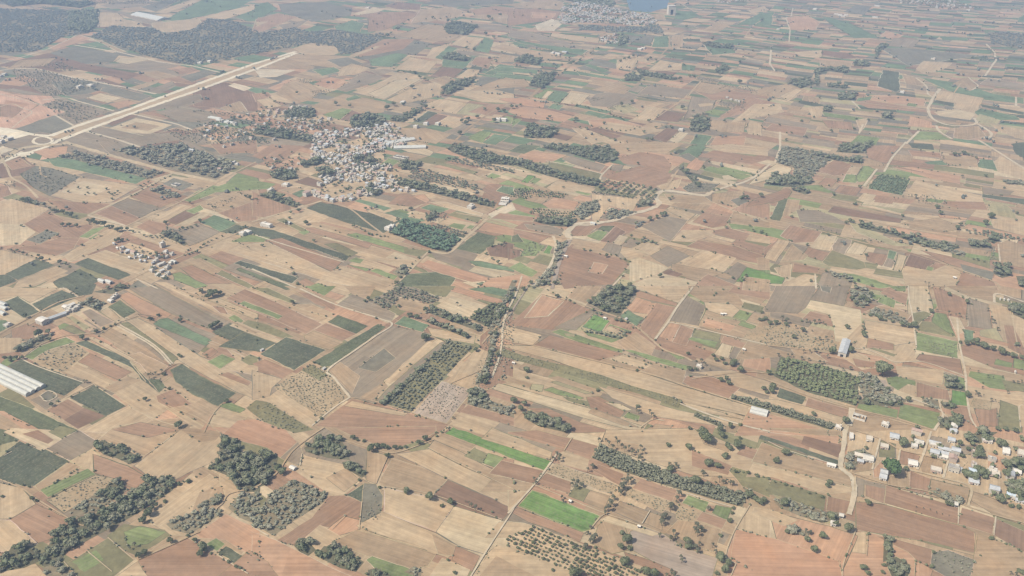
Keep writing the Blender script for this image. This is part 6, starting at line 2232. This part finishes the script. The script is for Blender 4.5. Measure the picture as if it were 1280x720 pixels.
for kd in ('broadleaf','bush','palm','bright','fruit'):
    for t in trees:
        wd=[w for w in t['desc'].replace(',',' ').split() if w in('tree','bush','shrub','palm','sapling')][:1]; wd=wd[0] if wd else 'tree'
        t['nm'],t['ct']={'bush':('bush','bush'),'shrub':('shrub','bush'),'palm':('palm_tree','palm'),'sapling':('sapling','sapling')}.get(wd,('slender_tree' if t['kd']=='palm' else 'fruit_tree' if t['kd']=='fruit' else 'broadleaf_tree','tree'))
    T=sorted([t for t in trees if t['kd']==kd and t['g'][1]<6000],key=lambda t:-t['s'])
    for n,t in enumerate(T[:290]):
        s=t['s']; lod='hi' if s>9 else 'mid' if s>5 else 'lo'
        if kd=='palm': lod='hi' if s>7 else 'lo'
        tm,cm,wm=variant(kd,lod,rnd.randrange(6 if lod!='hi' else 8)); rz=rnd.uniform(0,6.28); hs=rnd.uniform(.85,1.15)
        if kd=='palm': hs*=rnd.uniform(.8,1.25)
        sc=(t['d'],t['d']*rnd.uniform(.88,1.12),t['d']*hs); loc=(t['g'][0],t['g'][1],0)
        if s>=8.5:
            o=empty(t['nm'],loc,rz); o.scale=sc
            obj("trunk",tm,o); obj("crown",cm,o)
        else:
            o=obj(t['nm'],wm); o.location=loc; o.rotation_euler=(0,0,rz); o.scale=sc
        o["category"]=t['ct']; things.append([o,t['desc'],t['p'][0],t['grp']])
    rest=T[290:]
    if rest:
        d=np.array([t['d'] for t in rest]); Gx=np.array([t['g'] for t in rest])
        place_many("distant_palms" if kd=='palm' else "distant_bushes" if kd=='bush' else "distant_trees",P_palm if kd=='palm' else P_lo,Gx[:,0],Gx[:,1],d,d*(1 if kd=='palm' else .9),LEAFM[kd],
          {'palm':"smallest slender palms and saplings dotted over the fields",'bush':"smallest dark bushes dotted along the field edges"}.get(kd,"smallest dark trees standing along the far field edges"),CT[kd]+'s')
# ---------------------------------------------------------------- buildings
class MB:
    def __init__(s): s.V=[];s.F=[]
    def box(s,x0,x1,y0,y1,z0,z1):
        b=len(s.V); s.V+=[(x0,y0,z0),(x1,y0,z0),(x1,y1,z0),(x0,y1,z0),(x0,y0,z1),(x1,y0,z1),(x1,y1,z1),(x0,y1,z1)]
        s.F+=[tuple(b+i for i in f) for f in((0,3,2,1),(4,5,6,7),(0,1,5,4),(1,2,6,5),(2,3,7,6),(3,0,4,7))]; return s
    def gable(s,x0,x1,y0,y1,z0,z1,t=.15):
        b=len(s.V); m=(y0+y1)/2
        s.V+=[(x0,y0,z0),(x1,y0,z0),(x1,m,z1),(x0,m,z1),(x0,y1,z0),(x1,y1,z0),(x0,y0,z0-t),(x1,y0,z0-t),(x1,y1,z0-t),(x0,y1,z0-t)]
        s.F+=[tuple(b+i for i in f) for f in((0,1,2,3),(3,2,5,4),(6,7,1,0),(9,4,5,8),(6,0,3,4,9),(7,8,5,2,1),(6,9,8,7))]; return s
    def barrel(s,x0,x1,y0,y1,z0,h,n=9):
        b=len(s.V); c=(y0+y1)/2; r=(y1-y0)/2
        for x in(x0,x1):
            for i in range(n+1):
                a=math.pi*i/n; s.V.append((x,c-r*math.cos(a),z0+h*math.sin(a)))
        for i in range(n): s.F.append((b+i,b+n+1+i,b+n+2+i,b+i+1))
        s.F.append(tuple(b+i for i in range(n+1))[::-1]); s.F.append(tuple(b+n+1+i for i in range(n+1))); return s
    def mesh(s,name,mat):
        me=bpy.data.meshes.new(name); me.from_pydata(s.V,[],s.F); me.update(); me.materials.append(mat); return me
    def build(s,name,mat,parent): return obj(name,s.mesh(name,mat),parent)
DIRS=[R(-31),R(59)]
def walls_with_openings(o,w,d,h,mat,win=M_dark):
    MB().box(-w/2,w/2,-d/2,d/2,-.1,h).build("wall",mat,o)
    MB().box(-.5,.5,-d/2-.06,-d/2+.05,0,2.1).build("door",win,o)
    for x in(-w*.3,w*.3): MB().box(x-.55,x+.55,-d/2-.05,-d/2+.05,1.0,2.1).build("window",win,o)
    for y in(-d*.2,d*.22): MB().box(w/2-.05,w/2+.05,y-.55,y+.55,1.0,2.1).build("window",win,o)
def put(name,p,cat,desc,rz,grp=None):
    g,_=up(*p); o=empty(name,(g[0],g[1],0),rz); o["category"]=cat; things.append([o,desc,p[0],grp]); return o
def flat_roof(o,w,d,h,mat):
    m=MB(); t=.25; e=.15
    m.box(-w/2-e,w/2+e,-d/2-e,d/2+e,h+.003,h+.2)
    for a in((-w/2-e,w/2+e,-d/2-e,-d/2-e+t),(-w/2-e,w/2+e,d/2+e-t,d/2+e),(-w/2-e,-w/2-e+t,-d/2-e+t,d/2+e-t),(w/2+e-t,w/2+e,-d/2-e+t,d/2+e-t)): m.box(*a,h+.2,h+.85)
    r=m.build("roof",mat,o); return r
for hh in houses:
    p=hh['p']; t=hh['t']; m=up(*p)[1]; s=hh['s']*m; ds=hh['desc']; wm=rnd.choice([M_white,M_cream,M_cream,M_conc])
    if 'grey' in ds: wm=M_conc
    rz=rnd.choice(DIRS)+rnd.uniform(-.12,.12)
    if t=='block':
        tiny='hut' in ds or 'scattered' in ds; w=max(3 if tiny else 5,s*(.62 if tiny else .85)); d=w*rnd.uniform(.6,.85); h=2.4 if 'hut' in ds else rnd.uniform(3.3,4.4) if s<13 else rnd.uniform(4.5,7); 
        if 'tall' in ds: h=9
        o=put("house",p,"house",ds,DIRS[0]+rnd.uniform(-.15,.15) if rnd.random()<.7 else DIRS[1])
        walls_with_openings(o,w,d,h,wm)
        if w>7 and rnd.random()<.75:
            rf=flat_roof(o,w,d,h,M_conc if 'grey' in ds else M_white); MB().box(w*.12,w*.42,-d*.1,d*.4,h+.2,h+2.6).build("stair_head",wm,rf)
        else: MB().gable(-w/2-.4,w/2+.4,-d/2-.4,d/2+.4,h+.2,h+1.5).build("roof",rnd.choice([M_grey,M_white,M_tile]) if 'white' not in ds else M_white,o)
    elif t=='H':
        w=hh['s']*m*.84; d=max(4.5,.84*hh['d']*m/math.sin(math.atan2(HCAM,up(*p)[0][1]))*.85); h=3.2
        o=put("house",p,"house",ds,R(-24)+rnd.uniform(-.06,.06)); w*=.86
        walls_with_openings(o,w,d,h,M_mud if 'brown' in ds else M_cream if 'cream' in ds or 'beige' in ds else M_white)
        if hh['roof']==2: flat_roof(o,w,d,h,M_cream if 'cream' in ds or 'beige' in ds else M_white)
        else: MB().gable(-w/2-.5,w/2+.5,-d/2-.5,d/2+.5,h+.2,h+1.2+d*.12).build("roof",(M_blue if 'blue' in ds else M_grey) if hh['roof'] else (rnd.choice([M_conc,M_white,M_grey]) if 'cream' not in ds else M_cream),o)
        if d>6:
            MB().box(-w*.46,-w*.1,-d/2-2.2,-d/2-.5,2.5,2.62).build("porch_roof",M_tile if rnd.random()<.4 else M_conc,o)
    elif t in('shed','long'):
        L=s*1.05; rz=DIRS[0]
        if t=='long':
            A,B=up(*hh['ends'][0])[0],up(*hh['ends'][1])[0]; L=np.hypot(*(B-A)); rz=math.atan2(*(B-A)[::-1])
        if 'greenhouse' in ds: L=s*1.1; rz=DIRS[1]-R(10)
        d=max(6,L*.27); o=put("shed",p,"shed",ds,rz); h=3.6
        MB().box(-L/2,L/2,-d/2,d/2,-.1,h).build("wall",M_conc if 'grey' in ds else M_white,o)
        MB().gable(-L/2-.5,L/2+.5,-d/2-.6,d/2+.6,h+.2,h+1.0+d*.12).build("roof",M_grey if 'grey' in ds else M_poly,o)
        MB().box(L/2-.05,L/2+.06,-1.6,1.6,0,3).build("door",M_dark,o)
    elif t=='tunnel':
        L=s*1.2; o=put("greenhouse",p,"greenhouse",ds,DIRS[0]+.08); 
        for k in range(2): MB().barrel(-L/2,L/2,-7+7*k,-.05+7*k,1.6,2.4).build("cover",M_poly,o)
        MB().box(-L/2+.05,L/2-.05,-6.9,6.8,-.1,1.6).build("side_wall",M_poly,o)
    elif t=='ruin':
        w=s; d=s*.7; o=put("walled_compound",p,"compound",ds,DIRS[0]); mb=MB()
        for a in((-w/2,w/2,-d/2,-d/2+.4),(-w/2,w/2,d/2-.4,d/2),(-w/2,-w/2+.4,-d/2+.4,d/2-.4),(w/2-.4,w/2,-d/2+.4,d/2-.4)): mb.box(*a,-.1,2.8)
        mb.build("wall",M_white,o); q=MB()
        for i in range(1,4): q.box(-w/2+w*i/4-.15,-w/2+w*i/4+.15,-d*.1,d/2-.4,-.1,2.2)
        q.box(-w*.45,-w*.05,d*.05,d*.35,2.2,2.4); q.build("inner_wall",M_conc,o)
    elif t=='villa':
        w=17; d=13; o=put("villa",p,"villa",ds,R(-12)); MB().box(-w/2,w/2,-d/2,d/2,-.1,4).build("lower_wall",M_white,o); MB().box(-w/2+1,w/2,-d/2+3.2,d/2,4.003,7.6).build("upper_wall",M_cream,o)
        rf=MB().box(-w/2+.6,w/2+.4,-d/2+2.6,d/2+.4,7.603,7.9).build("roof",M_white,o); MB().box(0,4,1,4.5,7.903,10).build("stair_head",M_white,rf)
        for x in(-6,-2.5,1,4.8): MB().box(x,x+1.6,-d/2+3.12,-d/2+3.3,5,6.6).build("window",M_dark,o)
        for x in(-7,-3,3,6): MB().box(x,x+1.4,-d/2-.06,-d/2+.1,1,2.6).build("window",M_dark,o)
        MB().box(w/2-.1,w/2+.06,-3,0,5,6.6).build("window",M_dark,o); MB().box(-.7,.7,-d/2-.08,-d/2+.1,0,2.3).build("door",M_dark,o)
        MB().box(-w/2-1,w/2-2,-d/2-16,-d/2-1,0.95,1.1).build("terrace",M_conc,o)
        MB().box(-w/2-1.3,-w/2-1,-d/2-16,-d/2-1,-.1,1.9).box(w/2-2,w/2-1.7,-d/2-16,-d/2-1,-.1,1.9).build("yard_wall",M_white,o)
    elif t=='tower':
        o=put("tower",p,"tower",ds,R(8)); w,d,h=34,26,38
        MB().box(-w/2,-w*.2,-d/2,d/2,-.1,h).box(w*.2,w/2,-d/2,d/2,-.1,h).box(-w*.2,w*.2,-d/2,d/2,h*.6,h).box(-w*.2,w*.2,-d/2+5,d/2,-.1,h*.6).build("wall",M_cream,o)
        MB().box(-w/2-.8,w/2+.8,-d/2-.8,d/2+.8,h+.003,h+1.6).build("roof",M_conc,o)
        MB().box(-w*.19,w*.19,-d/2+4.9,-d/2+5.0,0,h*.58).build("doorway",M_dark,o)
    elif t=='greyshed':
        o=put("shed",p,"shed",ds,R(62)); L,d,h=42,11,6.5
        MB().box(-L/2,L/2,-d/2,d/2,-.1,h).build("wall",M_conc,o); MB().gable(-L/2-.4,L/2+.4,-d/2-.4,d/2+.4,h+.2,h+2.2).build("roof",M_grey,o)
        MB().box(-L/2-.06,-L/2+.05,-2,2,0,4).build("door",M_dark,o)
        for x in(-15,-9,-3,3,9,15): MB().box(x,x+2,-d/2-.06,-d/2+.05,2.5,4.3).build("window",M_dark,o)
# the big white multi-span greenhouse at the left edge
A=up(58,483)[0]; B=up(38,499)[0]; C2=up(-34,440)[0]
ax=(C2-A); L=np.hypot(*ax); ax/=L; nr=np.array([-ax[1],ax[0]]); wd=(B-A)@nr
o=empty("greenhouse",(A[0],A[1],0),math.atan2(ax[1],ax[0])); o["category"]="greenhouse"; things.append([o,"big white greenhouse of parallel tunnel bays at the left edge",20,None])
sp_=wd/4
for k in range(4):
    y0,y1=sorted((sp_*k,sp_*(k+1))); MB().barrel(0,L,y0+.15,y1-.15,2.6,2.6).build("cover",M_poly,o)
MB().box(.1,L-.1,min(0,wd)+.2,max(0,wd)-.2,-.1,2.6).build("side_wall",M_poly,o); MB().box(-.1,.12,wd/2-2,wd/2+2,0,2.5).build("door",M_dark,o)
# village houses: a few house types, copied
HV=[]
for i in range(14):
    r=random.Random(50+i); w=r.uniform(6,11.5); d=r.uniform(5.5,8.5); h=r.choice([3.2,3.4,3.6,6.4]); V=[];F=[];mi=[]
    wm=[M_white,M_conc,M_cream,M_conc,M_mud][i%5]; rm=[M_conc,M_cream,M_tile,M_grey,M_conc,M_white,M_dull][i%7]
    mats=[wm,rm,M_dark]
    b=MB().box(-w/2,w/2,-d/2,d/2,-.1,h); mi=[0]*6
    if rm in(M_tile,M_grey): b.gable(-w/2-.5,w/2+.5,-d/2-.5,d/2+.5,h+.2,h+1.9); mi+=[1]*7
    else:
        t=.25; b.box(-w/2-.1,w/2+.1,-d/2-.1,d/2+.1,h+.003,h+.2); mi+=[1]*6
        for a in((-w/2-.1,w/2+.1,-d/2-.1,-d/2+t),(-w/2-.1,w/2+.1,d/2-t,d/2+.1),(-w/2-.1,-w/2+t,-d/2+t,d/2-t),(w/2-t,w/2+.1,-d/2+t,d/2-t)): b.box(*a,h+.2,h+.9); mi+=[0]*6
        b.box(w*.1,w*.42,0,d*.4,h+.2,h+2.5); mi+=[0]*6
    for x in(-w*.32,w*.3): b.box(x-.6,x+.6,-d/2-.05,-d/2+.05,1,2.2); mi+=[2]*6
    b.box(-.5,.5,-d/2-.06,-d/2+.05,0,2.1); mi+=[2]*6
    me=bpy.data.meshes.new("house"); me.from_pydata(b.V,[],b.F)
    for x in mats: me.materials.append(x)
    me.polygons.foreach_set("material_index",mi); me.update()
    HV.append((me,{M_tile:'red roofed',M_grey:'grey roofed'}.get(rm,'flat roofed'),{M_white:'white',M_cream:'cream',M_conc:'grey',M_mud:'brown'}[wm],'tall' if h>6 else ('wide' if w>10 else 'small'),(w,d)))
cand=[]
for den,sp,P,noun in villages:
    W=world_poly(P); lo,hi=W.min(0),W.max(0); sp=sp*.72/math.sqrt(max(den,.3)) if den<1 else sp*.46
    th=R(-31)+rnd.uniform(-.1,.1); c,s_=math.cos(th),math.sin(th); ext=np.hypot(*(hi-lo)); n=int(ext/sp)+1
    bbl,bbh=P.min(0),P.max(0)
    for i in range(-n,n):
        for j in range(-n,n):
            if i%5==0 and rnd.random()<.7: continue     # lanes
            u,v=i*sp+rnd.uniform(-.16,.16)*sp,j*sp+rnd.uniform(-.16,.16)*sp
            q=W.mean(0)+np.array([u*c-v*s_,u*s_+v*c])
            if not inside(q[None],W)[0] or (rnd.random()>.50+.30*min(1,den)) or math.sin(q[0]/31+q[1]/47)+math.sin(q[0]/53-q[1]/29)<-.75: continue
            px,py,m=proj(*q); fx=(px-bbl[0])/(bbh[0]-bbl[0]); fy=(py-bbl[1])/(bbh[1]-bbl[1])
            sec=('upper ' if fy<.4 else 'lower ' if fy>.66 else 'middle ')+('left' if fx<.34 else 'right' if fx>.66 else 'centre')
            cand.append((m,q,px,th+rnd.choice([0,0,math.pi/2,math.pi])+rnd.uniform(-.06,.06),f"{sec} of the {noun}"))
cand.sort(key=lambda x:x[0]); 
nh=290-sum(1 for h in houses if h['t'] in('block','H'))
print("houses",len(cand),"individual",nh,"named",len(houses))
for m,q,px,rz,ds in cand[:nh]:
    me,rf,wl,sz,_=HV[rnd.randrange(14)]; o=obj("house",me); o.location=(q[0],q[1],0); o.rotation_euler=(0,0,rz); o["category"]="house"
    things.append([o,f"{sz} {wl} {rf} house in the {ds}".replace("grey grey","grey").replace("middle centre","centre"),px,"houses of the villages"])
rest=cand[nh:]
if rest:
    VV=[];FF=[];MI=[];allm=[M_white,M_cream,M_conc,M_tile,M_grey,M_dark,M_mud,M_dull]
    for m,q,px,rz,ds in rest:
        me=HV[rnd.randrange(14)][0]; b=len(VV); c,s_=math.cos(rz),math.sin(rz)
        for v in me.vertices: VV.append((v.co.x*c-v.co.y*s_+q[0],v.co.x*s_+v.co.y*c+q[1],v.co.z))
        for pl in me.polygons: FF.append([b+i for i in pl.vertices]); MI.append(allm.index(me.materials[pl.material_index]))
    me=bpy.data.meshes.new("distant_houses"); me.from_pydata(VV,[],FF)
    for x in allm: me.materials.append(x)
    me.polygons.foreach_set("material_index",MI); me.update(); o=obj("distant_houses",me,kind="stuff"); o["label"]="tiny pale houses of the hazy far town beside the lake and beyond"; o["category"]="houses"
# trees inside the villages
for den,sp,P,noun in villages:
    W=world_poly(P); lo,hi=W.min(0),W.max(0); a=inside(rng.uniform(lo,hi,(4000,2)),W).mean()*np.prod(hi-lo); n=int(a/300)
    q=rng.uniform(lo,hi,(n*3,2)); q=q[inside(q,W)][:n]
    if len(q)>3:
        d=rng.uniform(5,10,len(q)); h,b=where(P); place_many("village_trees",P_lo,q[:,0],q[:,1],d,d*.95,M_leaf,uniq_stuff(f"dark trees between the houses of the {noun}, {h}"),"trees")
# ---------------------------------------------------------------- labels: one for each thing
byl={}
for t in things: byl.setdefault(t[1],[]).append(t)
for base,L in byl.items():
    grid=L[0][3] and L[0][3].startswith('grid')
    L.sort(key=lambda t:t[2])
    for i,t in enumerate(L):
        o=t[0]; o["label"]=base if len(L)==1 or grid else f"{base}, {ordinal(i,len(L))}"
        if len(o["label"].split())>16: print("LONG",o["label"])
        if t[3] and len(L)>1: o["group"]=(t[3].split(': ',1)[-1] if t[3] else None)
# ---------------------------------------------------------------- the dusty air
def haze():
    x,y0,y1,zb,zt=27000,-7000,43000,-1.0,HCAM+15
    me=MB().box(-x,x,y0,y1,zb,zt).mesh("haze",None) if False else None
    mb=MB().box(-x,x,y0,y1,zb,zt); me=bpy.data.meshes.new("haze"); me.from_pydata(mb.V,[],mb.F); me.update()
    m=bpy.data.materials.new("dusty_air"); m.use_nodes=True; n=m.node_tree; n.nodes.clear()
    out=n.nodes.new("ShaderNodeOutputMaterial"); v=n.nodes.new("ShaderNodeVolumePrincipled")
    v.inputs["Color"].default_value=(0.57,0.735,0.97,1); v.inputs["Density"].default_value=HAZE; v.inputs["Anisotropy"].default_value=0.0
    n.links.new(v.outputs[0],out.inputs["Volume"]); me.materials.append(m)
    o=obj("haze",me,kind="stuff"); o["label"]="pale dusty haze that veils the distant fields"; o["category"]="haze"
haze()
